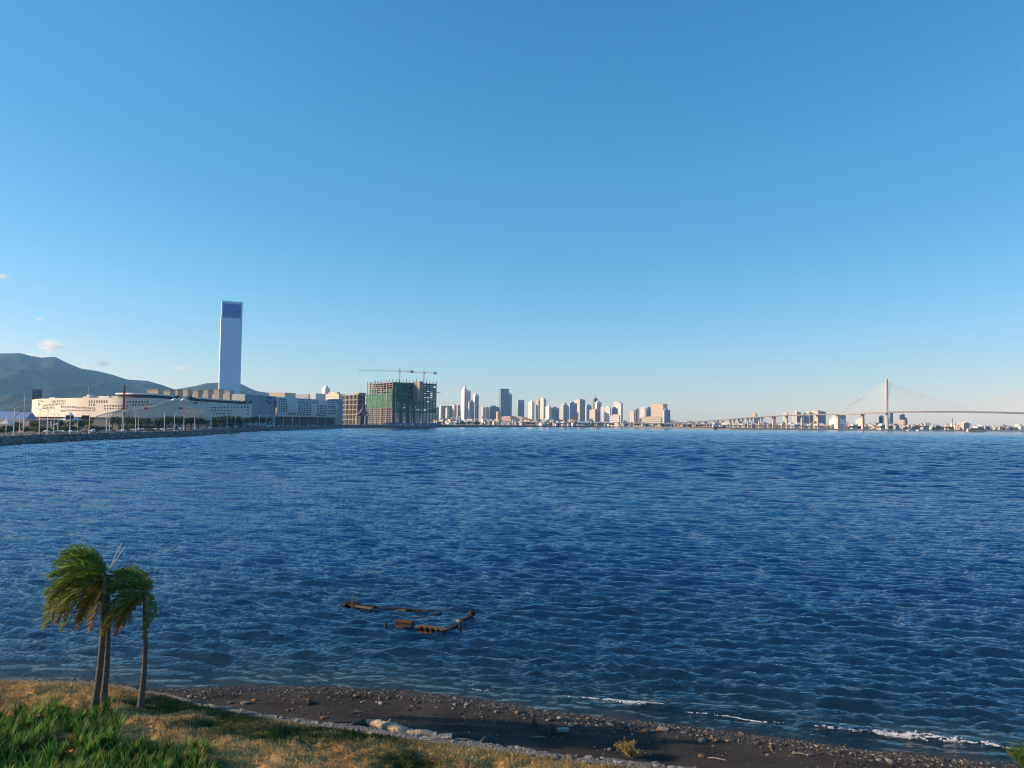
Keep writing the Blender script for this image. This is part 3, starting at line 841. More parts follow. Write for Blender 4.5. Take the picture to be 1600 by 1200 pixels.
# ring emblem with its small dot, in relief on the grey wall
EMB = plain('blue_emblem', (.03, .10, .42), .5, .1, .1)
c = Vector((0, 0, 0)); u_ = Vector((x1 - x0, y1_ - y0_, 0)).normalized(); nrm = Vector((dxn, dyn, 0))
fc = (419 - 382) / 48.0; cD = y0_ + (y1_ - y0_) * fc
cpt = Vector((x0 + (x1 - x0) * fc, cD, Z(419, 625.5, cD))) + nrm * .6
RH = 4.0 * M_PX(cD); RWd = RH * 2.1
ringp = [cpt + u_ * (RWd * math.cos(a)) + Vector((0, 0, RH * math.sin(a))) for a in np.linspace(R(70), R(345), 26)]
MB().tube(ringp, 1.15, 6).build('ring_emblem', EMB, mallb)
MB().tube([cpt + u_ * RWd * .9 + Vector((0, 0, RH * .85)) - nrm * .5, cpt + u_ * RWd * .9 + Vector((0, 0, RH * .85)) + nrm * .5], [1.4, 1.4], 10).build('emblem_dot', EMB, mallb)
# dark end and set-back roofs of the block
x2, y2_ = XY(524, 1325); x3, y3_ = XY(535, 1350)
MB().prism([(x2, y2_), (x3, y3_), (x3 - 60, y3_ + 80), (x2 - 60, y2_ + 80)], 4, Z(529, 623.5, 1330)).build('end_block', MALLG, mallb)
CREAM = plain('cream_wall', (.55, .47, .36), .8, .12, .05)
for a, b, py, D, mt in ((426, 455, 614, 1300, CREAM), (455, 492, 616, 1340, MALLB), (491, 501, 615, 1330, WHITE)):
    x, y = XY((a + b) / 2, D)
    MB().box((x, y, (4 + Z((a + b) / 2, py, D)) / 2), ((b - a) * M_PX(D), 30, Z((a + b) / 2, py, D) - 4), R(-20)).build('upper_block', mt, mallb)

# ---- slab tower
def yawbox(px0, px1, D, frac, zb, zt, ydepth=None):
    """plan of a box whose left (sunward) face fills the share frac of its width in view"""
    a = R(18 + 50 * frac)
    wtot = (px1 - px0) * M_PX(D)
    d_ = frac * wtot / math.sin(a); w_ = (1 - frac) * wtot / math.cos(a)
    xl, yl = XY(px0 + (px1 - px0) * frac, D)            # nearest corner
    u = Vector((math.cos(a), math.sin(a))); v = Vector((-math.sin(a), math.cos(a)))
    c = Vector((xl, yl))
    return [c, c + u * w_, c + u * w_ + v * d_, c + v * d_], a, w_, d_
Dt = 1250
pl, a, w_, d_ = yawbox(336.5, 369.5, Dt, .15, 4, 0)
zt = Z(361, 470, Dt); zg = Z(361, 496, Dt)
tower = thing('slab_tower', (pl[0].x, pl[0].y, 4), 'tall plain pale blue slab tower with a dark glass panel at its top', 'tower')
TOW = facade_mat('tower_panel', (.48, .66, .82), (.40, .59, .77), 4.4, 3.6, .92, .90, .55)
def inset_plan(pl, m):
    c = sum(pl, Vector((0, 0))) / 4
    return [p + (c - p).normalized() * m for p in pl]
def set_origin_box(pl, z0, z1, mat, name, parent, ang):
    """a prism whose own axes follow the building, so that its panel grid does too"""
    c = pl[0]; loc = [((p - c).x * math.cos(-ang) - (p - c).y * math.sin(-ang), (p - c).x * math.sin(-ang) + (p - c).y * math.cos(-ang)) for p in pl]
    mb = MB().prism(loc, z0, z1); me = mb.mesh(name); o = link(name, me, mat, parent)
    o.rotation_euler = (0, 0, ang); o.location = Vector((c.x, c.y, 0)) - (parent.location if parent else Vector((0, 0, 0)))
    return o
set_origin_box(pl, 4, zg, TOW, 'shaft', tower, a)
vv_ = (pl[3] - pl[0]).normalized(); uu_ = (pl[1] - pl[0]).normalized()
MB().prism([tuple(pl[0] - uu_ * .5 + vv_ * .4), tuple(pl[0] - uu_ * .02 + vv_ * .4), tuple(pl[3] - uu_ * .02 - vv_ * .4), tuple(pl[3] - uu_ * .5 - vv_ * .4)], 5, zg).build('sunlit_side_sheet', WHITE, tower)  # white sheet added over the left face, sunlight put into its colour
u = (pl[1] - pl[0]).normalized(); v = (pl[3] - pl[0]).normalized()
WF = w_ * .07
def seg_plan(s0, s1, t0, t1): return [pl[0] + u * s0 + v * t0, pl[0] + u * s1 + v * t0, pl[0] + u * s1 + v * t1, pl[0] + u * s0 + v * t1]
set_origin_box(seg_plan(0, WF, 0, d_), zg, zt, TOW, 'crown_frame', tower, a); set_origin_box(seg_plan(w_ - WF, w_, 0, d_), zg, zt, TOW, 'crown_frame', tower, a)
set_origin_box(seg_plan(WF, w_ - WF, 0, d_), zt - 4, zt, TOW, 'crown_beam', tower, a)
GLASSB = plain('deep_blue_glass', (.06, .21, .48), .2, .1, .05, spec=.5)
npan = 6; pw = (w_ - 2 * WF) / npan; ph = (zt - 4 - zg) / 3
for i in range(npan):
    for j in range(3):
        pln = seg_plan(WF + i * pw + .12, WF + (i + 1) * pw - .12, .8, 1.2)
        MB().prism([tuple(p) for p in pln], zg + j * ph + .1, zg + (j + 1) * ph - .1).build('glass_panel', GLASSB, tower)
set_origin_box(seg_plan(WF, w_ - WF, 1.3, d_ - .5), zg, zt - 4, MALLG, 'crown_core', tower, a)

# dark office block left of the mall
def far_block(name, px0, px1, ytop, D, frac, mat, label, cat='building', group=None, zb=2.0, roof=None, strips=0, smat=None, crown=None):
    zt = Z((px0 + px1) / 2, ytop, D)
    pl, a, w_, d_ = yawbox(px0, px1, D, frac, zb, zt)
    t = thing(name, (pl[0].x, pl[0].y, zb), label, cat, group)
    set_origin_box(pl, zb, zt, mat, 'wall', t, a)
    u = (pl[1] - pl[0]).normalized(); v = (pl[3] - pl[0]).normalized(); c = pl[0]
    sp = lambda s0, s1, t0, t1: [tuple(c + u * (w_ * s0) + v * (d_ * t0)), tuple(c + u * (w_ * s1) + v * (d_ * t0)), tuple(c + u * (w_ * s1) + v * (d_ * t1)), tuple(c + u * (w_ * s0) + v * (d_ * t1))]
    hh = zt - zb
    MB().prism(sp(-.02, 1.02, -.02, 1.02), zt, zt + max(1.0, .02 * hh)).build('parapet', roof or mat, t)
    if crown is None: crown = [(.25, .7, .2, .75, .06 * hh + 2)]
    for (s0, s1, t0, t1, ch_) in crown: MB().prism(sp(s0, s1, t0, t1), zt + .5, zt + ch_).build('roof_structure', roof or mat, t)
    for k in range(strips):
        s0 = (k + .22) / strips; s1 = (k + .78) / strips
        MB().prism([tuple(c + u * (w_ * s0) - v * .5), tuple(c + u * (w_ * s1) - v * .5), tuple(c + u * (w_ * s1) + v * .2), tuple(c + u * (w_ * s0) + v * .2)], zb + hh * .10, zt - hh * .05).build('window_strip', smat or DARKW, t)
    return t
WB = dict(
 white=facade_mat('city_white', (.74, .72, .69), (.42, .43, .45)), cream=facade_mat('city_cream', (.63, .57, .48), (.38, .35, .31), 7, 6),
 tan=facade_mat('city_tan', (.54, .46, .36), (.34, .29, .24), 7, 7), grey=facade_mat('city_grey', (.42, .43, .44), (.22, .24, .27), 6, 7),
 glass=facade_mat('city_glass', (.26, .33, .42), (.11, .17, .26), 8, 6.6, .8, .75, .4), dark=facade_mat('city_dark', (.10, .11, .12), (.04, .05, .065), 6, 6, .7, .6, .4),
 bluegrey=facade_mat('city_bluegrey', (.44, .49, .56), (.28, .33, .40), 6, 6), pink=facade_mat('city_pink', (.54, .43, .37), (.33, .27, .25), 7, 6))
far_block('office_block', 46, 60.5, 609, 1500, .2, WB['dark'], 'dark flat-topped office block rising behind the left end of the mall', strips=5, crown=[])
far_block('white_tower', 500, 513, 607, 2600, .55, WB['white'], 'lone white tower block showing above the unfinished concrete building')

# ---- unfinished concrete block
def frame_building(t, C0, u, v, w_, d_, z0, nfl, fh, nbx, nby, mat, colw=1.0, slabt=.5):
    z = z0
    for k in range(1, nfl + 1):
        zz = z0 + k * fh
        P_ = [C0 + u * (-.6) + v * (-.6), C0 + u * (w_ + .6) + v * (-.6), C0 + u * (w_ + .6) + v * (d_ + .6), C0 + u * (-.6) + v * (d_ + .6)]
        MB().prism([tuple(p) for p in P_], zz - slabt, zz).build('floor_slab', mat, t)
    for i in range(nbx + 1):
        for j in range(nby + 1):
            if 0 < i < nbx and 0 < j < nby and (i + j) % 2: continue
            p = C0 + u * (w_ * i / nbx) + v * (d_ * j / nby)
            MB().box((p.x, p.y, z0 + nfl * fh / 2 - slabt / 2), (colw, colw, nfl * fh - slabt), math.atan2(u.y, u.x)).build('column', mat, t)
def plan(pxl, pxc, pxr, D, b):
    """corner, axes and sizes of a block: left face pxl..pxc, right face pxc..pxr, right face turned by b"""
    C0 = Vector(XY(pxc, D)); u = Vector((math.cos(b), math.sin(b))); v = Vector((-math.sin(b), math.cos(b)))
    def reach(d, px):
        lo, hi = 1.0, 900.0
        for _ in range(50):
            m = (lo + hi) / 2; q = C0 + d * m
            if abs(pix_x(q.x, q.y, 30) - pxc) < abs(px - pxc): lo = m
            else: hi = m
        return lo
    return C0, u, v, reach(u, pxr), reach(v, pxl)
C0, u, v, w_, d_ = plan(532, 558, 573, 1670, R(40))
conc = thing('unfinished_block', (C0.x, C0.y, 4), 'unfinished tan concrete building of open floors left of the green-netted tower', 'building')
ztop = Z(552, 616, 1670); nfl = 6
frame_building(conc, C0, u, v, w_, min(d_, 70), 4, nfl, (ztop - 4) / nfl, 2, 4, CONC, 2.2, 2.0)
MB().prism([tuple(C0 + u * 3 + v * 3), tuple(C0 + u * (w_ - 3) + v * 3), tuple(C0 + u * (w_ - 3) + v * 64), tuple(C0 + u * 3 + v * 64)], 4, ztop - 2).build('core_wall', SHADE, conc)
MB().prism([tuple(C0 + u * (w_ * .3) + v * 8), tuple(C0 + u * (w_ + 1) + v * 8), tuple(C0 + u * (w_ + 1) + v * 30), tuple(C0 + u * (w_ * .3) + v * 30)], ztop, ztop + 4).build('roof_storey', CONC, conc)
far_block('long_low_block', 499, 536, 616.5, 1800, .8, WB['cream'], 'long cream building between the mall and the unfinished concrete building', zb=4)

# ---- tower under construction behind green nets
D0 = 1500
C0, u, v, w_, d_ = plan(573.5, 612.5, 681, D0, R(33))
site = thing('construction_tower', (C0.x, C0.y, 4), 'broad high-rise under construction, wrapped in green safety nets', 'building')
ztop = Z(612, 597, D0); NF = 20; fh = (ztop - 4) / NF
NBX, NBY = 13, 9
frame_building(site, C0, u, v, w_, d_, 4, NF, fh, NBX, NBY, CONC, 1.3, .75)
def net_mat(name, col, tr):
    m, n, l, p = mat_base(name)
    tc = n.new('ShaderNodeTexCoord'); nz = n.new('ShaderNodeTexNoise'); nz.inputs['Scale'].default_value = .25; nz.inputs['Detail'].default_value = 6
    l.new(tc.outputs['Object'], nz.inputs['Vector'])
    mx = n.new('ShaderNodeMix'); mx.data_type = 'RGBA'; mx.inputs[6].default_value = tuple(c * .6 for c in col) + (1,); mx.inputs[7].default_value = tuple(c * 1.35 for c in col) + (1,)
    l.new(nz.outputs['Fac'], mx.inputs[0]); l.new(mx.outputs[2], p.inputs['Base Color']); p.inputs['Roughness'].default_value = .9
    tb = n.new('ShaderNodeBsdfTransparent'); ms = n.new('ShaderNodeMixShader'); ms.inputs[0].default_value = tr
    l.new(p.outputs[0], ms.inputs[1]); l.new(tb.outputs[0], ms.inputs[2]); l.new(ms.outputs[0], n['Material Output'].inputs['Surface'])
    return m
NETS = [net_mat('green_net', (.028, .15, .065), .08), net_mat('faded_green_net', (.05, .17, .09), .15), net_mat('dark_green_net', (.022, .11, .08), .08)]
rg = random.Random(4)
def net(p0, p1, z0, z1, nx):
    """one hung sheet of netting with a little belly"""
    mb = MB(); n_ = 4; sag = rg.uniform(.2, .9); vs = []
    for j in range(4):
        for i in range(n_ + 1):
            t_ = i / n_; q = p0.lerp(p1, t_); b_ = sag * math.sin(math.pi * t_) * math.sin(math.pi * j / 3)
            vs.append((q.x + nx.x * (1.2 + b_), q.y + nx.y * (1.2 + b_), z0 + (z1 - z0) * j / 3))
    fs = [(j * 5 + i, j * 5 + i + 1, j * 5 + i + 6, j * 5 + i + 5) for j in range(3) for i in range(4)]
    mb.add(vs, fs).build('safety_net', rg.choice(NETS), site, smooth=True)
for j in range(NBY):                                     # sunlit face
    p0 = C0 + v * (d_ * j / NBY); p1 = C0 + v * (d_ * (j + 1) / NBY)
    for f in range(8, 17):
        if f >= 15 and rg.random() < .55: continue
        net(p0, p1, 4 + f * fh + .1, 4 + (f + 1) * fh - .2, -u)
for i in range(NBX):                                     # shaded face
    p0 = C0 + u * (w_ * i / NBX); p1 = C0 + u * (w_ * (i + 1) / NBX)
    for f in range(6, 20):
        if 13 <= f <= 16 and rg.random() < (.50 if i not in (6, 7, 8) else .1): continue
        if rg.random() < .10: continue
        net(p0, p1, 4 + f * fh + .1, 4 + (f + 1) * fh - .2, -v)
HOARDG = plain('scaffold_grey', (.22, .24, .28), .7, .2, .1)
# projecting lift core, sunlit on its side
core0 = C0 + u * (w_ * .465); od = 28.0
MB().prism([tuple(core0 - v * od), tuple(core0 + u * (w_ * .09) - v * od), tuple(core0 + u * (w_ * .09)), tuple(core0)], Z(650, 626, D0), ztop + 2).build('lift_core', CONC, site)
for k in range(9):
    zz = Z(650, 624, D0) + k * fh * .95
    q0 = core0 - u * .15 - v * (od * .70); q1 = core0 - u * .15 - v * (od * .30)
    MB().prism([tuple(q0), tuple(q1), tuple(q1 + u * .3), tuple(q0 + u * .3)], zz, zz + fh * .35).build('core_opening', DARKW, site)
for i in range(NBX + 1):
    for (c_, j) in ((C0, 0), (C0 + v * d_, 1)):
        p = c_ + u * (w_ * i / NBX); hgt = rg.uniform(4.5, 8.5)
        MB().tube([(p.x, p.y, ztop), (p.x + .1, p.y, ztop + hgt)], [.75, .35], 5).build('starter_bars', SHADE, site)
for j in range(1, NBY):
    p = C0 + v * (d_ * j / NBY); MB().tube([(p.x, p.y, ztop), (p.x, p.y, ztop + rg.uniform(4.5, 8.5))], [.75, .35], 5).build('starter_bars', SHADE, site)
for k in range(5):                                       # hoist masts on the sunlit and shaded faces
    p = C0 + (v * (d_ * (.18 + .2 * k)) - u * 2.2 if k < 4 else u * 6 - v * 2.2)
    MB().box((p.x, p.y, (4 + ztop - 8) / 2), (.9, .9, ztop - 12), R(33)).build('hoist_mast', STEEL, site)
for k in range(9):
    p = C0 + u * (w_ * (.06 + .11 * k)) - v * 3
    MB().box((p.x, p.y, 15), (.6, .6, 22), R(33)).build('scaffold_tower', HOARDG, site)
q = C0 + u * (w_ + 1); MB().prism([tuple(q), tuple(q + u * 9), tuple(q + u * 9 + v * 6), tuple(q + v * 6)], ztop - 18, ztop - 17).build('loading_platform', STEEL, site)
HOARD = plain('blue_hoarding', (.16, .20, .32), .8, .3, .1)
p0 = C0 - v * 9 - u * 20; p1 = C0 + u * (w_ + 8) - v * 9
for k in range(12):
    a_ = p0.lerp(p1, k / 12); b_ = p0.lerp(p1, (k + .97) / 12)
    MB().prism([tuple(a_), tuple(b_), tuple(b_ + v * .3), tuple(a_ + v * .3)], 4, 8 + (k % 3)).build('hoarding_panel', HOARD, site)

# tower cranes
CRED = plain('crane_red', (.62, .30, .22), .6, .15, .1)
CWT = plain('crane_white', (.62, .52, .45), .6, .15, .1)
def crane(px, D, pyj, px_tip, px_tail, label, pybase, mat):
    x, y = XY(px, D); zj = Z(px, pyj, D); z0 = Z(px, pybase, D)
    t = thing('tower_crane', (x, y, z0), label, 'crane', 'tower cranes over the green-netted tower')
    def lattice(a, b, w, n, name, tri=False):
        a, b = Vector(a), Vector(b); ax = (b - a).normalized(); ref = Vector((0, 0, 1)) if abs(ax.z) < .9 else Vector((0, 1, 0)); s = ax.cross(ref).normalized() * w / 2; q = s.cross(ax).normalized() * w / 2
        mb = MB(); cs = (-s - q, s - q, s + q, -s + q) if not tri else (-s - q, s - q, q)
        for c_ in cs: mb.beam(a + c_, b + c_, .22)
        for k in range(n):
            for m in range(len(cs)):
                mb.beam(a.lerp(b, k / n) + cs[m], a.lerp(b, (k + 1) / n) + cs[(m + 1) % len(cs)], .14)
        mb.build(name, mat, t)
    lattice((x, y, z0), (x, y, zj), 2.4, 14, 'mast')
    xt, _ = XY(px_tip, D); xc, _ = XY(px_tail, D)
    lattice((x, y, zj), (xt, y + 6, zj + .6), 1.9, 26, 'jib', True); lattice((x, y, zj), (xc, y - 2, zj), 1.7, 8, 'counter_jib')
    MB().box(((xc * .88 + x * .12), y - 2, zj - 1.6), (5, 2.2, 3.6)).build('counterweight', plain('counterweight', (.45, .16, .10), .8, .2, .2), t)
    MB().box((x + 1.5, y - 2.2, zj - 1.6), (2.2, 2.0, 2.4)).build('cab', CRED, t)
    ap = Vector((x, y, zj + 5.5))
    lattice((x, y, zj), ap, 1.2, 4, 'apex')
    MB().beam(ap, (x + (xt - x) * .62, y + 3.7, zj + 1.2), .16).beam(ap, (x + (xc - x) * .85, y - 2, zj + .8), .16).build('tie_bars', STEEL, t)
crane(623, 1520, 579.5, 557, 645.5, 'tower crane with the long jib reaching far left', 601, CRED)
crane(661, 1540, 582, 632, 681.5, 'tower crane with the shorter jib at the right corner of the site', 600, CRED)

# peaked dark pavilion in front of the site
x, y = XY(567, 1450); pv_ = thing('peaked_pavilion', (x, y, 4), 'dark purple pavilion with steep folded roof before the unfinished building', 'pavilion')
PUR = plain('dark_purple_roof', (.11, .09, .13), .7, .5, .2)
zr = Z(567, 634.5, 1450); ze = Z(567, 650, 1450)
for k in range(4):
    a0 = k * math.pi / 2 + .5; r_ = 13.5
    q0 = Vector((x + r_ * math.cos(a0), y + r_ * math.sin(a0), ze)); q1 = Vector((x + r_ * math.cos(a0 + math.pi / 2), y + r_ * math.sin(a0 + math.pi / 2), ze)); m_ = (q0 + q1) / 2 + Vector((0, 0, 6)); ap = Vector((x, y, zr))
    MB().add([q0, m_, ap], [(0, 1, 2)]).add([m_, q1, ap], [(0, 1, 2)]).build('roof_fold', PUR, pv_)
    MB().tube([q0, (q0.x, q0.y, 4)], .8, 5).build('post', STEEL, pv_)
MB().box((x, y, (4 + ze) / 2), (14, 14, ze - 4), .5).build('wall', SHADE, pv_)

# ---- festival ground: tents, screens, scaffold grandstand, red lattice mast
TENT = plain('white_tent', (.66, .70, .78), .6, .06, .2)
def tent(px, D, w, h_, n, label, cat='tent'):
    x, y = XY(px, D); t = thing('marquee_tent', (x, y, 4), label, cat)
    for k in range(n):
        cx = x + (k - (n - 1) / 2) * w
        mb = MB(); e = w / 2
        ring_ = [(cx + a * e, y + b * e, 4 + h_ * .45) for a, b in ((-1, -1), (0, -1), (1, -1), (1, 0), (1, 1), (0, 1), (-1, 1), (-1, 0))]
        mid_ = [(cx + (q[0] - cx) * .38, y + (q[1] - y) * .38, 4 + h_ * .62) for q in ring_]
        mb.add(ring_ + mid_ + [(cx, y, 4 + h_)], [(i, (i + 1) % 8, 8 + (i + 1) % 8, 8 + i) for i in range(8)] + [(8 + i, 8 + (i + 1) % 8, 16) for i in range(8)])
        mb.build('canopy', TENT, t, smooth=False)
        for a, b in ((-1, -1), (1, -1), (1, 1), (-1, 1)): MB().beam((cx + a * e * .97, y + b * e * .97, 4), (cx + a * e * .97, y + b * e * .97, 4 + h_ * .45), .25).build('pole', STEEL, t)
    return t
BLUET = plain('blue_tent_roof', (.20, .30, .52), .6, .1, .1)
def ridge_tent(px0, px1, D, hgt, label, mat):
    xa, y = XY(px0, D); xb, _ = XY(px1, D); w = xb - xa; t = thing('marquee_tent', ((xa + xb) / 2, y, 4), label, 'tent')
    MB().add([(xa, y, 4 + hgt * .5), (xb, y, 4 + hgt * .5), (xb, y + 9, 4 + hgt), (xa, y + 9, 4 + hgt), (xb, y + 18, 4 + hgt * .5), (xa, y + 18, 4 + hgt * .5)], [(0, 1, 2, 3), (3, 2, 4, 5), (0, 3, 5), (1, 4, 2)]).build('canopy', mat, t)
    for k in range(7):
        xx = xa + w * k / 6; MB().beam((xx, y + .3, 4), (xx, y + .3, 4 + hgt * .5), .3).build('pole', STEEL, t)
    return t
ridge_tent(-45, 20, 700, 13.5, 'long blue-roofed tent at the left edge of the frame', BLUET)
ridge_tent(21, 40, 690, 13.0, 'shorter blue-roofed tent beside the long blue tent', BLUET)
tent(11, 560, 7.2, 8.5, 1, 'bright white peaked tent in front of the long blue tent')
tent(110, 650, 15, 13.5, 1, 'white peaked marquee behind the two black screens')
tent(93, 640, 7, 6, 1, 'small brown-shaded tent left of the white peaked marquee')
SCREEN = plain('black_screen', (.02, .02, .026), .4, .2, .3)
for px0, px1, lab in ((103, 114.3, 'black stage screen nearest the white peaked marquee'), (128, 139.5, 'black stage screen left of the scaffold grandstand')):
    D = 560; xa, y = XY(px0, D); xb, _ = XY(px1, D); zt = Z(px0, 649, D); zb_ = Z(px0, 655.8, D)
    t = thing('stage_screen', ((xa + xb) / 2, y, 4), lab, 'screen')
    MB().box(((xa + xb) / 2, y, (zt + zb_) / 2), (xb - xa, .6, zt - zb_)).build('panel', SCREEN, t)
    MB().box(((xa + xb) / 2, y - .32, zt), (xb - xa + .3, .2, .25)).build('frame', STEEL, t)
    for q in (xa + .3, xb - .3): MB().beam((q, y + .6, 4), (q, y + .6, zt), .3).build('leg', STEEL, t)
PIN = plain('market_banner', (.42, .26, .22), .8, .5, .15)
for px0, px1, D, mt, lab in ((40, 55, 640, PIN, 'low pinkish stall row left of the market stalls'), (55, 73, 640, plain('stall_grey', (.30, .30, .32), .8, .4, .2), 'low grey stall row before the left end of the mall'), (76, 92, 640, SHADE, 'dark low stall left of the white peaked marquee'), (115, 127, 600, SHADE, 'dark low stage between the two black screens')):
    xa, y = XY(px0, D); xb, _ = XY(px1, D); t = thing('stall_row', ((xa + xb) / 2, y, 4), lab, 'stall')
    n_ = max(2, int((xb - xa) / 3)); MB().box(((xa + xb) / 2, y + 3, 4 + 6.0), (xb - xa, 6, 1.0)).build('roof', mt, t)
    MB().box(((xa + xb) / 2, y + 5, 4 + 2.8), (xb - xa, .3, 5.4)).build('back_wall', mt, t)
    for k in range(n_ + 1): MB().beam((xa + (xb - xa) * k / n_, y + .3, 4), (xa + (xb - xa) * k / n_, y + .3, 9.5), .25).build('post', STEEL, t)
# grandstand: stepped deck rising to the right on a forest of scaffold poles
gs_pts = [(150, 651.5, 620), (170, 645.5, 620), (192, 645.5, 622), (205, 641, 625), (222, 640, 628), (240, 636, 632), (262, 627.5, 640), (279, 627, 645)]
gx, gy = XY(215, 630); gs = thing('scaffold_grandstand', (gx, gy, 4), 'tall scaffold grandstand of pale poles rising before the mall', 'grandstand')
gp = [W(px, py, D) for px, py, D in gs_pts]
PALEP = plain('pale_scaffold', (.66, .62, .57), .6, .1, .3)
for a_, b_ in zip(gp[:-1], gp[1:]):
    dv = Vector((0, 22, 4))
    MB().add([a_, b_, b_ + dv, a_ + dv, a_ - Vector((0, 0, .9)), b_ - Vector((0, 0, .9))], [(0, 1, 2, 3)]).build('seating_deck', plain('plank_deck', (.20, .17, .14), .9, .3, .5), gs); MB().beam(a_ + Vector((0, -.3, .2)), b_ + Vector((0, -.3, .2)), .5, .8).build('front_rail', PALEP, gs)
rg = random.Random(12)
tot = gp[-1].x - gp[0].x
xs_g = [p.x for p in gp]; zs_g = [p.z for p in gp]; ys_g = [p.y for p in gp]
npl = 42
for k in range(npl + 1):
    x = gp[0].x + tot * k / npl; z = float(np.interp(x, xs_g, zs_g)); y = float(np.interp(x, xs_g, ys_g))
    for row in (0, 20):
        MB().beam((x, y + row, 4), (x, y + row, z + row * .18 - .2), .30).build('pole', PALEP, gs)
    if k < npl and z > 9 and k % 2 == 0:
        x2 = gp[0].x + tot * (k + 1) / npl; z2 = float(np.interp(x2, xs_g, zs_g))
        MB().beam((x, y + .4, 5), (x2, y + .4, z2 - 1), .16).beam((x2, y + .4, 5), (x, y + .4, z - 1), .16).build('cross_brace', PALEP, gs)
for zz in (7, 11, 15, 19, 23):
    i0 = next((x for x in np.linspace(xs_g[0], xs_g[-1], 200) if np.interp(x, xs_g, zs_g) > zz + 1), None)
    if i0 is not None: MB().beam((i0, float(np.interp(i0, xs_g, ys_g)), zz), (xs_g[-1], ys_g[-1], zz), .25).build('ledger', PALEP, gs)
for k in range(2):
    x = gp[-2].x + 4 + k * 8; y = gp[-2].y; z = gp[-2].z
    MB().cone((x, y + 4, z + 1.2), 4.0, 2.0, 4, .2).build('peak_canopy', TENT, gs)
    for a_, b_ in ((-3, 1), (3, 1), (3, 7), (-3, 7)): MB().beam((x + a_, y + b_, z - .5), (x + a_, y + b_, z + 1.3), .2).build('canopy_pole', STEEL, gs)
# boxy press stand right of it
xa, y = XY(281, 660); xb, _ = XY(322, 660); ps = thing('scaffold_platform', ((xa + xb) / 2, y, 4), 'boxy white scaffold platform right of the tall grandstand', 'platform')
zt = Z(300, 637.5, 660); 
for zz in (zt, zt - 5, zt - 10): MB().box(((xa + xb) / 2, y + 6, zz), (xb - xa, 12, .7)).build('deck', PALEP, ps)
for k in range(17):
    x = xa + (xb - xa) * k / 16
    for row in (0, 12): MB().beam((x, y + row, 4), (x, y + row, zt), .3).build('pole', PALEP, ps)
    if k < 16: MB().beam((x, y, 5), (x + (xb - xa) / 16, y, zt - 5), .22).build('cross_brace', PALEP, ps)
for k in range(9):
    x = xa + (xb - xa) * (k + .1) / 9; MB().box((x + 1.4, y + 11, 10 + (k % 3)), (2.3, .3, 6 + (k * 7 % 4))).build('banner', TENT, ps)
FLAG = plain('red_flag', (.5, .07, .06), .7, .2, 1)
for px, py, D, lab in ((302, 632, 660, 'red banner flag flying over the boxy scaffold platform'), (279, 640, 645, 'small red flag left of the boxy scaffold platform'), (225, 640, 628, 'small red flag on the middle of the tall grandstand')):
    p = W(px, py, D); t = thing('flag', (p.x, p.y, p.z - 3), lab, 'flag')
    MB().beam(p - Vector((0, 0, 3)), p + Vector((0, 0, 2)), .2).build('pole', STEEL, t)
    MB().add([p + Vector((0, 0, 2)), p + Vector((1.6, .3, 1.8)), p + Vector((3.4, 0, 2.1)), p + Vector((3.4, 0, .4)), p + Vector((1.6, .3, .1)), p + Vector((0, 0, .3))], [(0, 1, 4, 5), (1, 2, 3, 4)]).build('cloth', FLAG, t)
x, y = XY(193, 640); mz = Z(193, 602, 640)
mt_ = thing('lattice_mast', (x, y, 4), 'tall slender red lattice mast in front of the mall', 'mast')
RED = plain('mast_red', (.42, .055, .045), .6, .15, .3)
for a_, b_ in ((-.7, -.7), (.7, -.7), (.7, .7), (-.7, .7)): MB().beam((x + a_, y + b_, 4), (x + a_ * .5, y + b_ * .5, mz), .35).build('leg', RED, mt_)
for k in range(16):
    z0 = 4 + (mz - 4) * k / 16; z1 = 4 + (mz - 4) * (k + 1) / 16; s0 = .7 * (1 - k / 32); s1 = .7 * (1 - (k + 1) / 32)
    MB().beam((x - s0, y - s0, z0), (x + s1, y - s1, z1), .22).beam((x + s0, y - s0, z0), (x - s1, y - s1, z1), .22).build('brace', RED, mt_)
# tall thin masts
for px, py, D, lab in ((37.5, 616, 420, 'tallest flag mast at the left end of the promenade'), (136.5, 604, 780, 'thin pale mast on the mall roof')):
    x, y = XY(px, D); t = thing('mast', (x, y, 4), lab, 'mast')
    MB().tube([(x, y, 4), (x, y, Z(px, py, D))], [.22, .09], 6).build('pole', STEEL, t); MB().cone((x, y, Z(px, py, D)), .25, .4, 6).build('finial', STEEL, t)

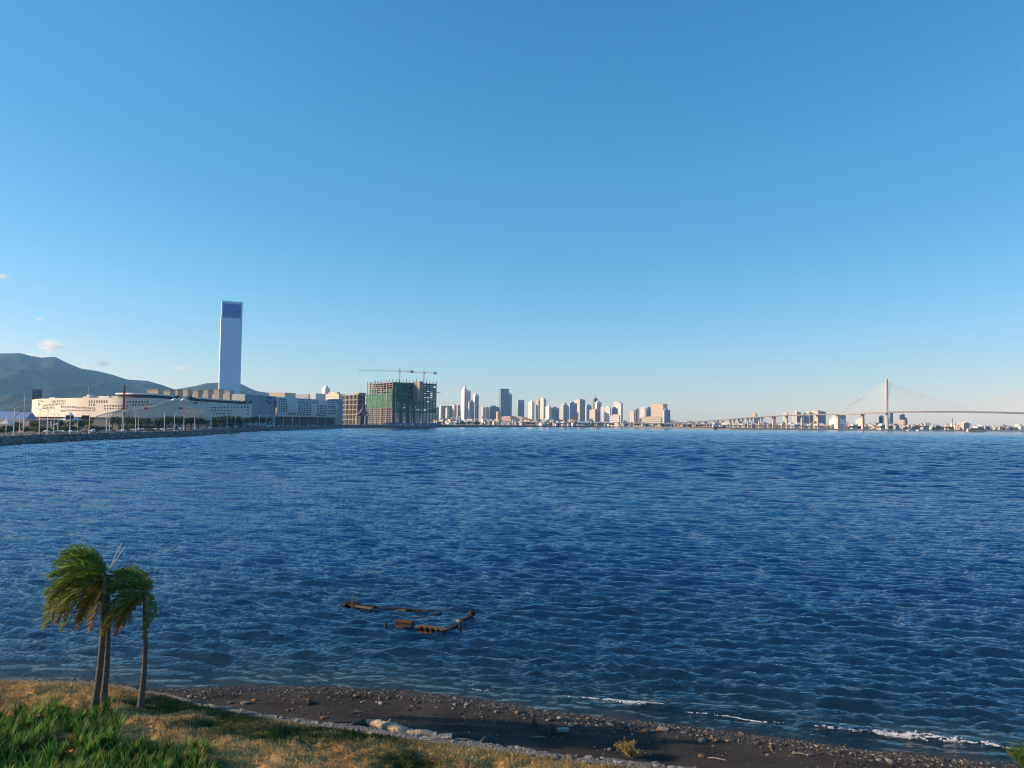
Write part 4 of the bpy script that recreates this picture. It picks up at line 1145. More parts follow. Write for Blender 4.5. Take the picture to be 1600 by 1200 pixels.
# ---- lamp posts on the promenade
def lamp_proto(two):
    t = bpy.data.objects.new('street_lamp', None); COL.objects.link(t)
    MB().tube([(0, 0, 0), (0, 0, 11.6)], [.20, .11], 6).build('pole', plain('lamp_white', (.74, .72, .68), .5, .05, .3), t)
    MB().cone((0, 0, 0), .45, .5, 8, .25).build('base', plain('lamp_white', (.74, .72, .68)), t)
    arms = (-1, 1) if two else (1,)
    for s in arms:
        ARM = MB().tube([(0, 0, 11.3), (s * 1.2, 0, 11.9), (s * 2.2, 0, 12.0)], [.09, .08, .07], 5).build('arm', plain('lamp_white', (.74, .72, .68)), t)
        MB().box((s * 2.5, 0, 11.95), (1.0, .35, .16)).build('lamp_head', STEEL, ARM)
    return t
lp2, lp1 = lamp_proto(True), lamp_proto(False)
used = {True: False, False: False}
LAMPS = [(21, 9, 1), (61, 9, 1), (73.5, 9, 1), (84, 32, 0), (90, 32, 0), (109, 9, 1), (121, 30, 0), (139, 9, 1), (166, 9, 1), (171, 32, 0), (190.5, 9, 1), (193, 34, 0), (211.5, 9, 1), (216, 34, 0), (256.5, 9, 1), (272, 9, 1), (287, 9, 1), (304, 9, 1), (329, 9, 1), (344, 30, 0), (354.5, 9, 1), (367, 9, 1), (379.5, 9, 1), (391, 30, 0), (405, 9, 1), (416.5, 9, 1), (428.5, 9, 1), (442.5, 9, 1), (456.5, 9, 1), (468, 9, 1), (482, 30, 0), (496, 9, 1), (508, 9, 1), (522, 9, 1), (537, 9, 1), (552, 9, 1), (596, 9, 1), (606, 9, 1), (620, 9, 1), (633, 9, 1), (645, 9, 1), (657, 9, 1), (668, 9, 1), (676, 9, 1), (30, 34, 0), (9, 32, 0)]
for i, (px, off, two) in enumerate(LAMPS):
    two = bool(two); src = lp2 if two else lp1
    o = src if not used[two] else copy_tree(src); used[two] = True
    x, y = coast(px, off)
    # the lamps stand along the road
    j = int(np.argmin((CS[:, 0] - x) ** 2 + (CS[:, 1] - y) ** 2))
    o.location = (x, y, 4); o.rotation_euler = (0, 0, math.atan2(NRM[j, 1], NRM[j, 0])); s = 1.12 if off < 12 else .9; o.scale = (s, s, s)
    zone = 'before the dirt field left of the red mast' if px < 180 else 'before the scaffold grandstand' if px < 322 else 'before the shaded half of the curved mall' if px < 395 else 'before the mall block with the ring emblem' if px < 530 else 'at the foot of the green-netted tower'
    tag(o, ('white twin-armed street lamp ' if two else 'single-armed street lamp inland ') + zone, 'street lamp', 'street lamps ' + ('on the seawall ' if two else 'inland ') + zone)

# ---- cars
def car_proto(name, cols):
    t = bpy.data.objects.new('parked_car', None); COL.objects.link(t)
    pm = plain(name, cols, .3, .03, 1, spec=.5)
    prof = [(-2.2, .45), (-2.2, .95), (-1.3, 1.02), (-.75, 1.5), (.75, 1.52), (1.45, 1.05), (2.2, .9), (2.2, .45)]
    n_ = len(prof); vs = [(a, s, b) for s in (-.88, .88) for a, b in prof]
    MB().add(vs, [tuple(range(n_)), tuple(range(2 * n_ - 1, n_ - 1, -1))] + [(i, n_ + i, n_ + (i + 1) % n_, (i + 1) % n_) for i in range(n_)]).build('body', pm, t)
    for s in (-1, 1): MB().add([(-1.15, s * .90, 1.03), (1.25, s * .90, 1.05), (.65, s * .90, 1.44), (-.68, s * .90, 1.42)], [(0, 1, 2, 3)]).build('side_window', DARKW, t)
    for a in (-1.35, 1.4):
        for s in (-.85, .85): MB().tube([(a, s - .1, .34), (a, s + .1, .34)], [.34, .34], 10).build('wheel', SHADE, t)
    return t
CARC = [('car_white', (.75, .75, .75), 'white'), ('car_silver', (.42, .44, .46), 'silver'), ('car_black', (.02, .02, .025), 'black'), ('car_red', (.35, .03, .03), 'red'), ('car_blue', (.05, .10, .25), 'blue'), ('car_grey', (.15, .16, .17), 'grey')]
protos = [car_proto(a, b) for a, b, _ in CARC]; pu = [False] * 6
rg = random.Random(3)
for k in range(86):
    px = rg.uniform(70, 690) if k > 14 else rg.uniform(140, 380); off = rg.choice((15.5, 18.5, 24, 26))
    i = rg.choice((0, 0, 0, 1, 1, 2, 3, 4, 5)); o = protos[i] if not pu[i] else copy_tree(protos[i]); pu[i] = True
    x, y = coast(px, off); j = int(np.argmin((CS[:, 0] - x) ** 2 + (CS[:, 1] - y) ** 2))
    o.location = (x, y, 4.02); o.rotation_euler = (0, 0, math.atan2(TG[j, 1], TG[j, 0]) + (math.pi if rg.random() < .5 else 0))
    zone = 'left of the red lattice mast' if px < 190 else 'below the scaffold grandstand' if px < 325 else 'below the shaded half of the curved mall' if px < 400 else 'below the ring-emblem mall block' if px < 530 else 'below the green-netted tower'
    tag(o, CARC[i][2] + ' car on the road ' + zone, 'car', 'cars on the seawall road ' + zone)
for i in range(6):
    if not pu[i]:
        for ch in list(protos[i].children): bpy.data.objects.remove(ch)
        bpy.data.objects.remove(protos[i])

# ---- trees of the far shore
def crown_mesh(seed, n=520):
    rg = random.Random(seed); V, F, C = [], [], []
    lob = [(rg.uniform(-.55, .55), rg.uniform(-.55, .55), rg.uniform(-.2, .45), rg.uniform(.32, .55)) for _ in range(9)]
    for i in range(n):
        a, b, c, r = rg.choice(lob)
        d = Vector((rg.gauss(0, 1), rg.gauss(0, 1), rg.gauss(0, 1))).normalized(); p = Vector((a, b, c)) + d * r * rg.uniform(.6, 1.05)
        s = rg.uniform(.05, .11); e1 = Vector((rg.gauss(0, 1), rg.gauss(0, 1), rg.gauss(0, 1))).normalized(); e2 = e1.cross(d + Vector((.01, 0, 0))).normalized()
        b0 = len(V); V += [tuple(p - e1 * s), tuple(p + e2 * s), tuple(p + e1 * s), tuple(p - e2 * s)]; F += [(b0, b0 + 1, b0 + 2), (b0, b0 + 2, b0 + 3)]
        g = rg.uniform(.6, 1.5); C += [(.055 * g, .082 * g, .022 * g)] * 4
    return leafy_mesh('crown', V, F, C)
CRM = [crown_mesh(i) for i in range(5)]
for m_ in CRM: m_.materials.append(tinted('tree_leaf', .8, transl=.15))
BARK = plain('tree_bark', (.10, .08, .06), .9, .2, .5)
TRK = MB().tube([(0, 0, -.3), (.02, 0, .25), (-.02, .02, .5)], [.055, .04, .025], 6).tube([(0, 0, .3), (.18, .05, .62)], [.025, .012], 5).tube([(0, 0, .33), (-.16, -.08, .66)], [.025, .012], 5).mesh('trunk'); TRK.materials.append(BARK)
def tree(px, D, ytop, wpx, label, group, zb=4.0, k=0):
    x, y = XY(px, D) if not isinstance(px, tuple) else px
    h_ = ytop
    t = thing('tree', (x, y, zb), label, 'tree', group)
    c = link('trunk', TRK, None, t); c.scale = (h_, h_, h_)
    c = link('crown', CRM[k % 5], None, t); c.scale = (wpx / 2, wpx / 2, h_ * .48); c.location = (0, 0, h_ * .54); c.rotation_euler = (0, 0, k * 1.7)
TREES = [(176, 560, 652, 12), (186, 590, 651, 10), (199, 575, 650, 13), (210, 600, 652, 9), (222, 600, 653, 12), (232, 590, 654, 8), (246, 590, 655, 9), (254, 600, 652, 11), (263, 610, 650, 12), (272, 615, 651, 13), (281, 615, 651, 12), (290, 620, 653, 10), (299, 640, 651, 14), (310, 645, 652, 14), (322, 660, 655, 10), (331, 690, 652, 12), (341, 720, 651, 14), (352, 740, 648, 16), (363, 760, 649, 16), (372, 780, 652, 10), (385, 830, 653, 10), (394, 850, 651, 12), (404, 880, 651, 11), (418, 920, 652, 10), (95, 540, 657, 8), (110, 520, 657, 9), (128, 530, 656, 10), (55, 500, 659, 9), (28, 470, 659, 10), (140, 545, 655, 9)]
for k, (px, D, yt, wp) in enumerate(TREES):
    h_ = (Z(px, yt, D) - 4) * 1.12
    zone = ('in the dirt field left of the black screens' if px < 100 else 'near the black stage screens' if px < 150 else 'before the left end of the grandstand' if px < 215 else 'before the right end of the grandstand' if px < 282 else 'before the boxy scaffold platform' if px < 325 else 'before the shaded half of the curved mall' if px < 380 else 'below the grey wall with the ring emblem')
    tree(px, D, max(h_, 5), wp * 1.9 * M_PX(D), 'bushy green tree ' + zone, 'trees ' + zone, 4, k)
for k, px in enumerate(range(262, 392, 7)):               # planting on the mall roof
    D = fa.depth(px) + 9; x, y = XY(px, D)
    big = px in (276, 297, 381, 388)
    tree((x, y), 0, 6.5 if big else 3.6, 9 if big else 7, ('taller rounded shrub standing out of the planting on the mall roof' if big else 'low shrub in the roof-garden planting along the curved mall'), ('taller roof-garden shrubs' if big else 'roof-garden shrubs'), ZT - 1, k)

# low bushes between the field and the road
rgb = random.Random(41)
for k in range(64):
    px = rgb.uniform(-6, 400); x, y = coast(px, rgb.uniform(31, 60)); s = rgb.uniform(2.0, 4.2)
    where = 'on the dirt field before the blue-roofed tents' if px < 60 else 'on the dirt field before the marquee and screens' if px < 150 else 'beside the road below the scaffold grandstand' if px < 325 else 'beside the road below the curved mall'
    t = thing('bush', (x, y, 4), 'low dark bush ' + where, 'bush', 'low bushes ' + where)
    o = link('foliage', CRM[k % 5], None, t); o.scale = (s * rgb.uniform(.9, 1.8), s, s * .7); o.location = (0, 0, s * .38); o.rotation_euler = (0, 0, k * 1.3)
    o = link('stem', TRK, None, t); o.scale = (s * .5, s * .5, s * .5)
# ---- skyline
L_ = [
 ('stepped_tower', 719.3, 734.5, 611, 3000, .38, 'white', 'tall white tower with stepped pointed crown, left in the skyline', [(.05, .62, .1, .9, 6), (.1, .42, .2, .8, 12), (.18, .34, .3, .7, 19)], 3),
 ('tower_block', 731, 741, 628, 2900, .2, 'bluegrey', 'short blue-grey block at the foot of the stepped white tower', None, 2),
 ('tower_block', 738.5, 747.5, 618, 2950, .35, 'white', 'slim white tower right of the stepped white tower', None, 2),
 ('glass_tower', 779.5, 794.5, 608.5, 2900, .18, 'glass', 'tall dark blue glass tower standing out of the skyline', [(.0, 1, 0, .15, 3)], 5),
 ('tower_block', 793, 799.5, 617, 2950, .15, 'bluegrey', 'lower annex adjoining the tall dark blue glass tower', None, 2),
 ('office_block', 808, 819, 627.5, 3000, .1, 'bluegrey', 'grey-blue office block with open roof frame', [(0, .06, 0, 1, 6), (.94, 1, 0, 1, 6), (0, 1, 0, .1, 7)], 3),
 ('tower_block', 825.5, 835, 629, 2850, .6, 'white', 'slender white tower left of the pointed tan tower', [(.3, .7, .2, .8, 9)], 0),
 ('tower_block', 837.5, 844.5, 626.5, 3000, .5, 'tan', 'hazy tan tower touching the pointed tan tower', None, 0),
 ('pointed_tower', 843.8, 853.5, 625, 2750, .55, 'cream', 'tan tower with pointed top, brightest side to the left', [(.1, .7, .1, .9, 6), (.25, .5, .3, .7, 11)], 0),
 ('tower_block', 852.3, 861.5, 636, 2600, .6, 'white', 'white block in front of the pointed tan tower', None, 0),
 ('office_block', 860.5, 873.5, 638, 2650, .05, 'bluegrey', 'wide blue-grey block right of the pointed tan tower', None, 4),
 ('tower_block', 875.5, 887, 633, 2800, .4, 'grey', 'grey tower with small roof house, mid skyline', [(.4, .9, .2, .8, 8)], 2),
 ('tower_block', 886.5, 902, 630.5, 2750, .22, 'bluegrey', 'broad blue-grey tower with thin sunlit left edge', None, 4),
 ('tower_block', 898.5, 915, 625, 2900, .45, 'tan', 'tan tower with vertical stripes behind the broad blue-grey tower', [(.2, .8, .2, .8, 4)], 4),
 ('tower_block', 914, 924.5, 634, 3300, .2, 'bluegrey', 'hazy distant block right of the striped tan tower', None, 0),
 ('antenna_tower', 926.8, 934.5, 624, 2950, .3, 'dark', 'dark narrow tower with antenna on its roof', [(.2, .7, .2, .8, 6), (.42, .5, .42, .5, 18)], 2),
 ('tower_block', 929.8, 940.5, 629, 2850, .25, 'white', 'pale grey tower just right of the dark narrow tower', None, 3),
 ('tower_block', 921.8, 938, 641, 2600, .5, 'tan', 'low tan block in front of the dark narrow tower', None, 2),
 ('tower_block', 938.6, 944.3, 636.5, 2650, .85, 'white', 'narrow bright white block left of the paired white slabs', None, 0),
 ('tower_block', 945, 955.5, 637.5, 2600, .75, 'white', 'bright white slab beside the narrow white block', None, 0),
 ('office_block', 955, 966, 638.5, 2700, .1, 'grey', 'grey block behind the low white hall', None, 2),
 ('stepped_block', 959.8, 974, 630.5, 2800, .72, 'white', 'white tower with notched stepped top above the low hall', [(.0, .9, .2, .9, 6)], 0),
 ('low_hall', 954.5, 969.5, 649.5, 2450, .85, 'white', 'low bright white hall at the foot of the notched white tower', None, 0),
 ('tower_block', 984.5, 993, 642.5, 2750, .7, 'cream', 'small cream block in the gap of the skyline', None, 0),
 ('tower_block', 993.5, 1001, 640.5, 2800, .5, 'pink', 'small pinkish block left of the bright white tower', None, 0),
 ('tower_block', 1000, 1009.5, 639, 2650, .75, 'white', 'bright white tower left of the big tan block', None, 0),
 ('office_block', 1009, 1020, 638.5, 2700, .05, 'bluegrey', 'shaded blue block touching the big tan block', None, 3),
 ('wide_block', 1019.5, 1045, 632, 2600, .66, 'tan', 'big square tan block, widest of the skyline', [(.1, .9, .1, .9, 3)], 0),
 ('wing_block', 1036, 1048.3, 641, 2520, .15, 'bluegrey', 'shaded lower wing in front of the big tan block', None, 3),
 ('podium', 1005, 1036, 652.5, 2480, .9, 'cream', 'long low cream podium at the foot of the big tan block', None, 0),
 ('tower_block', 685.5, 690.5, 636, 2900, .55, 'white', 'small white block at the foot of the wooded hill', None, 0),
 ('tower_block', 695.7, 701, 638, 2850, .5, 'cream', 'small cream block near the wooded hill', None, 0),
 ('tower_block', 706, 713, 634, 2900, .5, 'pink', 'pinkish block left of the stepped white tower', None, 0),
 ('tower_block', 712.8, 718.8, 634.5, 2950, .35, 'grey', 'grey block touching the stepped white tower', None, 0),
 ('tower_block', 751.5, 756, 636.5, 2850, .7, 'cream', 'small sunlit cream block between the two tallest towers', None, 0),
 ('tower_block', 756, 764, 638, 2900, .4, 'tan', 'tan block between the two tallest towers', None, 0),
 ('office_block', 763, 779.5, 636, 2950, .1, 'bluegrey', 'wide shaded block left of the tall dark blue glass tower', None, 4),
 ('apartment_slab', 1240.5, 1254, 644.5, 2900, .35, 'grey', 'grey apartment slab behind the approach viaduct, leftmost of three', [(.3, .5, .2, .8, 7)], 3),
 ('apartment_slab', 1258.5, 1274, 645, 2900, .4, 'grey', 'pale-striped apartment slab behind the approach viaduct, middle of three', [(.4, .6, .2, .8, 6)], 4),
 ('apartment_slab', 1272, 1294.5, 643.5, 2950, .3, 'tan', 'tan apartment slab behind the approach viaduct, widest of three', [(.0, .5, .1, .9, 5), (.7, .85, .2, .8, 5)], 5),
 ('apartment_slab', 1303.5, 1326, 649, 2800, .25, 'bluegrey', 'grey slab rising to the bridge deck behind a white warehouse', None, 4),
 ('warehouse', 1301, 1325.5, 655, 2350, .4, 'white', 'white warehouse with shaded right wall below the bridge', None, 0),
 ('warehouse', 1340, 1354, 656, 2400, .6, 'white', 'smaller white warehouse left of the bridge pylon', None, 0),
 ('tower_block', 1371.5, 1375.5, 651, 2900, .35, 'grey', 'thin grey tower left of the bridge pylon', None, 0),
 ('tower_block', 1376, 1382, 650.5, 2900, .3, 'dark', 'narrow dark tower touching the bridge pylon on the left', None, 2),
 ('glass_tower', 1390.5, 1397, 645, 2900, .1, 'glass', 'blue glass tower right of the bridge pylon, reaching the deck', None, 2),
 ('glass_tower', 1405.5, 1416.2, 648.5, 2950, .1, 'glass', 'blue stepped tower under the bridge deck', [(.4, .9, .1, .9, 4)], 3),
 ('tower_block', 1412.5, 1419.5, 654, 2900, .3, 'dark', 'short dark block right of the blue stepped tower', None, 0),
 ('factory', 1406, 1418, 659, 2500, .6, 'pink', 'pinkish factory building in front of the blue stepped tower', [(.5, .9, .1, .9, 7)], 0),
 ('port_building', 1500, 1520.5, 661.5, 2500, .3, 'pink', 'pinkish port building right of the tall thin mast', [(.5, .8, .1, .9, 4)], 2),
 ('tower_block', 1177, 1186, 653, 2800, .05, 'bluegrey', 'small blue block seen through the viaduct piers', None, 0),
 ('hotel', 1176, 1184, 646.5, 3000, .6, 'pink', 'pinkish hotel top showing above the viaduct deck', None, 0),
 ('tower_block', 1225, 1233, 646.5, 3000, .6, 'cream', 'cream block showing above the viaduct deck', None, 0),
]
for (nm, a_, b_, yt, D, fr_, mt, lab, cr, st) in L_:
    far_block(nm, a_, b_, yt, D, fr_, WB[mt], lab, crown=cr, strips=st, smat=plain('strip_glass', (.25, .29, .35), .3, .2, .05))
# round cream silo tower and the long cream hall beside it
x, y = XY(778.5, 2450); t = thing('round_tower', (x, y, 2), 'round cream tower like a silo in the waterfront sprawl', 'tower')
zr = Z(778, 644, 2450); SIL = plain('silo_cream', (.60, .46, .28), .85, .12, .05)
MB().cone((x, y, 2), 6.6, zr - 10, 16, 6.6).build('shaft', SIL, t); MB().cone((x, y, zr - 8), 7.4, 8, 16, 7.0).build('head', SIL, t); MB().cone((x, y, zr), 6.8, 3, 16, .5).build('roof', SIL, t)
t = far_block('long_hall', 783.5, 818.5, 651.5, 2440, .93, WB['tan'], 'long tan waterfront hall right of the round cream tower', crown=[(.0, 1, .1, .9, 3)])

# waterfront sprawl: low roofs
rg = random.Random(77)
LANDM = [(680, 720, 'near the wooded hill'), (720, 750, 'below the stepped white tower'), (750, 800, 'below the tall dark blue glass tower'), (800, 860, 'below the pointed tan tower'), (860, 920, 'below the striped tan tower'), (920, 980, 'below the notched white tower'), (980, 1050, 'below the big tan block'), (1050, 1125, 'left of the red-hulled ship'), (1125, 1240, 'behind the viaduct piers'), (1240, 1330, 'below the three apartment slabs'), (1330, 1400, 'around the bridge pylon'), (1400, 1500, 'under the bridge main span'), (1500, 1660, 'at the right end of the far shore')]
LOWC = [('white', plain('low_white', (.70, .68, .64), .7, .1, .05)), ('cream', plain('low_cream', (.56, .46, .34), .8, .15, .05)), ('grey', plain('low_grey', (.30, .31, .32), .8, .15, .05)), ('rust-roofed', plain('low_rust', (.30, .16, .10), .85, .2, .05)), ('brown', plain('low_brown', (.24, .18, .13), .85, .2, .05)), ('pale blue', plain('low_blue', (.40, .48, .56), .7, .1, .05))]
for (a_, b_, where) in LANDM:
    n_ = int((b_ - a_) * .62)
    for k in range(n_):
        px = a_ + (b_ - a_) * (k + rg.random()) / n_
        row = rg.random(); D = 2440 + 480 * row if px > 900 else 2150 + 700 * row
        if px > 1130: D = 2280 + 450 * row
        if px > 1500: D = 2560 + 250 * row
        wm = rg.uniform(2.2, 9.0) * M_PX(D); h_ = rg.uniform(5, 13) + 17 * row * rg.random() * (1 if px < 1080 else .55)
        i = rg.choice((0, 0, 0, 1, 1, 2, 2, 3, 4, 5)); x, y = XY(px, D); ang = R(rg.uniform(-35, 45)); dp = rg.uniform(8, 20)
        gable = rg.random() < .5
        t = thing('low_gabled_building' if gable else 'low_flat_building', (x, y, 1.8), f"{LOWC[i][0]} {'low gabled' if gable else 'low flat-roofed'} building {where}", 'building', 'low waterfront buildings ' + where, rz=ang)
        mb = MB().box((0, 0, h_ / 2), (wm, dp, h_)); o = link('wall', mb.mesh('wall'), LOWC[i][1] if LOWC[i][0] != 'rust-roofed' else LOWC[1][1], t)
        rm = LOWC[i][1] if LOWC[i][0] in ('rust-roofed', 'white', 'pale blue') else ROOFG
        if gable: mb = MB().add([(-wm * .53, -dp * .55, h_ - .2), (wm * .53, -dp * .55, h_ - .2), (wm * .53, 0, h_ + dp * .22), (-wm * .53, 0, h_ + dp * .22), (wm * .53, dp * .55, h_ - .2), (-wm * .53, dp * .55, h_ - .2)], [(0, 1, 2, 3), (3, 2, 4, 5), (0, 3, 5), (1, 4, 2)])
        else: mb = MB().box((0, 0, h_ + .4), (wm * 1.03, dp * 1.03, .8)).box((wm * .2, 0, h_ + 1.6), (wm * .25, dp * .3, 2))
        link('roof', mb.mesh('roof'), rm, t)
        if wm > 14: link('window_band', MB().box((0, -dp / 2 - .1, h_ * .55), (wm * .86, .3, h_ * .22)).mesh('window_band'), DARKW, t)
# shoreline trees of the city
for k in range(120):
    a_, b_, where = rg.choice(LANDM); px = rg.uniform(a_, b_)
    D = 2260 + 300 * rg.random() if px > 900 else 2120 + 400 * rg.random()
    if 1240 < px < 1345 or 1390 < px < 1490: D = 2120 + 120 * rg.random()
    if px > 1500: D = 2540 + 200 * rg.random()
    h_ = rg.uniform(6, 12); x, y = XY(px, D)
    tree((x, y), 0, h_, h_ * rg.uniform(1.2, 2.2), 'dark tree among low buildings ' + where, 'city trees ' + where, 1.8, k)
# church with a dome
x, y = XY(1441, 2330); t = thing('domed_church', (x, y, 1.8), 'cream church with a small dome under the bridge main span', 'church')
MB().box((x, y, 7), (32, 18, 10.5)).build('wall', LOWC[1][1], t); MB().box((x, y, 13), (33.5, 19.5, 1.6)).build('cornice', LOWC[1][1], t)
MB().cone((x, y, 13.5), 5, 4, 12, 4.6).build('drum', LOWC[1][1], t); MB().cone((x, y, 17.5), 4.8, 2.4, 12, 3.4).cone((x, y, 19.9), 3.4, 1.6, 12, .3).build('dome', LOWC[3][1], t)
# mast under the span
x, y = XY(1488.5, 2300); t = thing('mast', (x, y, 1.8), 'tall thin dark mast under the bridge main span', 'mast')
MB().tube([(x, y, 1.8), (x, y, Z(1488, 653, 2300))], [1.0, .5], 6).build('pole', SHADE, t); MB().cone((x, y, 1.8), 2.2, 4, 8, 1.2).build('foot', CONC, t)

# ---- cable-stayed bridge
BR = plain('bridge_concrete', (.50, .44, .38), .85, .08, .03)
DP = 2085
px_, py_ = XY(1386, DP)
br = thing('cable_stayed_bridge', (px_, py_, 0), 'cable-stayed bridge with a single slender pale pylon crossing the bay mouth', 'bridge')
def deckpt(px, py, D): return W(px, py, D)
deck = [deckpt(1308, 647.0, 2150), deckpt(1347, 645.3, 2115), deckpt(1386, 643.6, DP), deckpt(1440, 642.6, 2060), deckpt(1500, 642.7, 2040), deckpt(1560, 643.8, 2020), deckpt(1632, 646, 2000), deckpt(1720, 649.5, 1985), deckpt(1830, 655, 1975)]
for a_, b_ in zip(deck[:-1], deck[1:]):
    MB().beam(a_ - Vector((0, 0, 1.6)), b_ - Vector((0, 0, 1.6)), 22, 3.6).build('deck_girder', BR, br)
    for s in (-11, 11): MB().beam(a_ + Vector((0, s, .3)), b_ + Vector((0, s, .3)), .5, 1.2).build('parapet', BR, br)
def pylon(x, y, zt, zd):
    sec = [(0, 8.4), (zd * .9, 6.4), (zd * 1.2, 6.2), (zt * .97, 5.6), (zt, 5.6)]
    MB().tube([(x, y, z) for z, _ in sec], [r_ * .62 for _, r_ in sec], 8).build('pylon', BR, br)
    MB().box((x, y, 1.6), (44, 26, 3.4)).build('pile_cap', BR, br)
CAB = plain('stay_cable', (.80, .78, .72), .5, .05, .1)
pyl = []
for idx, (px0, D) in enumerate(((1386, DP), (1632, 2000))):
    x, y = XY(px0, D); zt = Z(1386, 592.5, DP); dz = deck[2].z if idx == 0 else deck[6].z
    pylon(x, y, zt, dz); pyl.append((x, y, zt, dz))
    DX = [p.x for p in deck]; DY = [p.y for p in deck]; DZ = [p.z for p in deck]
    for k in range(14):
        f = (k + 1.4) / 15.2
        for s in (-1, 1):
            reach_ = 211 if (s > 0) == (idx == 0) else 138 if idx == 0 else 211
            ex = x + s * reach_ * f
            ey = float(np.interp(ex, DX, DY)); ez = float(np.interp(ex, DX, DZ))
            for lat in (-10,):
                MB().tube([(x, y, zt - 6 - (1 - f) * 42), (ex, ey + lat, ez)], .34, 4, cap=False).build('stay_cable', CAB, br)
for px0, D, dk in ((1309.6, 2150, 647), (1348, 2115, 645.3)):
    x, y = XY(px0, D); zt = Z(px0, dk, D) - 2.4
    MB().prism([(x - 2.6, y - 5), (x + 2.6, y - 5), (x + 2.6, y + 5), (x - 2.6, y + 5)], -1, zt).build('pier', BR, br); MB().box((x, y, zt - 1.2), (7, 17, 2.3)).build('pier_head', BR, br)
# approach viaduct climbing to the bridge
vp = [W(px, py, D) for px, py, D in ((1040, 660.8, 2330), (1080, 659.2, 2310), (1130, 655.6, 2280), (1160, 653, 2260), (1190, 651, 2240), (1230, 648.6, 2210), (1270, 647.4, 2180), (1307.5, 647.0, 2152))]
vi = thing('approach_viaduct', (vp[0].x, vp[0].y, 0), 'concrete approach viaduct on piers climbing from the city to the bridge', 'viaduct')
VD = plain('viaduct_concrete', (.34, .32, .30), .85, .12, .03)
for a_, b_ in zip(vp[:-1], vp[1:]):
    MB().beam(a_ - Vector((0, 0, 1.4)), b_ - Vector((0, 0, 1.4)), 18, 2.4).build('deck_girder', VD, vi); MB().beam(a_ + Vector((0, -9, .3)), b_ + Vector((0, -9, .3)), .5, 1.2).build('parapet', BR, vi)
VX = [p.x for p in vp]; VY = [p.y for p in vp]; VZ = [p.z for p in vp]
for px0 in (1062, 1084, 1104, 1122, 1141, 1147.5, 1154.5, 1160.5, 1168.5, 1174.5, 1186, 1191, 1207.5, 1211, 1229, 1253, 1278):
    D = 2300
    for _ in range(6):
        x, y = XY(px0, D); D = float(np.interp(x, VX, VY))
    zt = float(np.interp(x, VX, VZ)) - 2.6
    wd = 2.4 if px0 < 1250 else 4.2
    MB().prism([(x - wd / 2, y - 4), (x + wd / 2, y - 4), (x + wd / 2, y + 4), (x - wd / 2, y + 4)], -1, zt - 1.4).build('pier', BR, vi); MB().box((x, y, zt - .9), (wd * 1.6, 14, 1.8)).build('pier_head', VD, vi)
# low viaducts at the water
def low_viaduct(a, b, py0, py1, D0_, D1_, n, label):
    A = W(a, py0, D0_); B = W(b, py1, D1_); t = thing('low_viaduct', (A.x, A.y, 0), label, 'viaduct')
    MB().beam(A, B, 12, 1.8).build('deck_girder', VD, t); MB().beam(A + Vector((0, -6, 1.2)), B + Vector((0, -6, 1.2)), .4, .9).build('parapet', VD, t)
    for k in range(n + 1):
        p = A.lerp(B, k / n); MB().tube([(p.x, p.y - 3, -1), (p.x, p.y - 3, p.z - .8)], 1.1, 6).build('pile', BR, t); MB().box((p.x, p.y - 2, p.z - 1.6), (2.6, 10, 1.4)).build('pile_cap', BR, t)
low_viaduct(866, 958, 661.5, 662, 2270, 2270, 15, 'low road causeway on short piles along the city waterfront')
low_viaduct(958, 1125, 660.6, 663.6, 2300, 2230, 20, 'dark low road viaduct behind the pale sand spit')
low_viaduct(1128, 1290, 665.2, 666.2, 2110, 2080, 22, 'low dark jetty bridge under the approach viaduct')
# ---- vessels
sx, sy = XY(1122, 1850)
sh = thing('cargo_ship', (sx, sy, 0), 'small cargo ship with red hull and white superstructure at the viaduct', 'ship')
REDH = plain('ship_red', (.35, .06, .045), .7, .3, .1); DKH = plain('ship_dark', (.04, .045, .07), .6, .2, .1)
def hull(mb, x0, x1, y, z0, z1, bm):
    pts_ = [(x0, y), (x0 + 4, y - bm), (x1 - 6, y - bm), (x1, y), (x1 - 6, y + bm), (x0 + 4, y + bm)]
    return mb.prism(pts_, z0, z1)
x0 = XY(1113, 1850)[0]; x1 = XY(1134, 1850)[0]
hull(MB(), x0 + .5, x1 - .5, sy, -.5, 1.9, 4).build('lower_hull', REDH, sh); hull(MB(), x0, x1 + .5, sy, 1.9, 4.6, 4.5).build('upper_hull', DKH, sh)
xm = XY(1118, 1850)[0]
for k, (w1, h1) in enumerate(((15, 5.5), (12, 4), (8, 3))): MB().box((xm + k, sy, 4.6 + (5.5 if k else 0) + (4 if k > 1 else 0) + h1 / 2), (w1, 7 - k, h1)).build('superstructure', LOWC[0][1], sh)
for k in range(3): MB().box((xm + k, sy - 3.6 + .5 * k, 7.2 + 4 * k), (9 - 2 * k, .3, 1.0)).build('window_band', DARKW, sh)
MB().cone((xm - 3, sy, 16), 1.3, 4, 8, 1.1).build('funnel', REDH, sh); MB().tube([(x1 - 9, sy, 4.6), (x1 - 9, sy, 13)], .25, 5).build('mast', STEEL, sh)
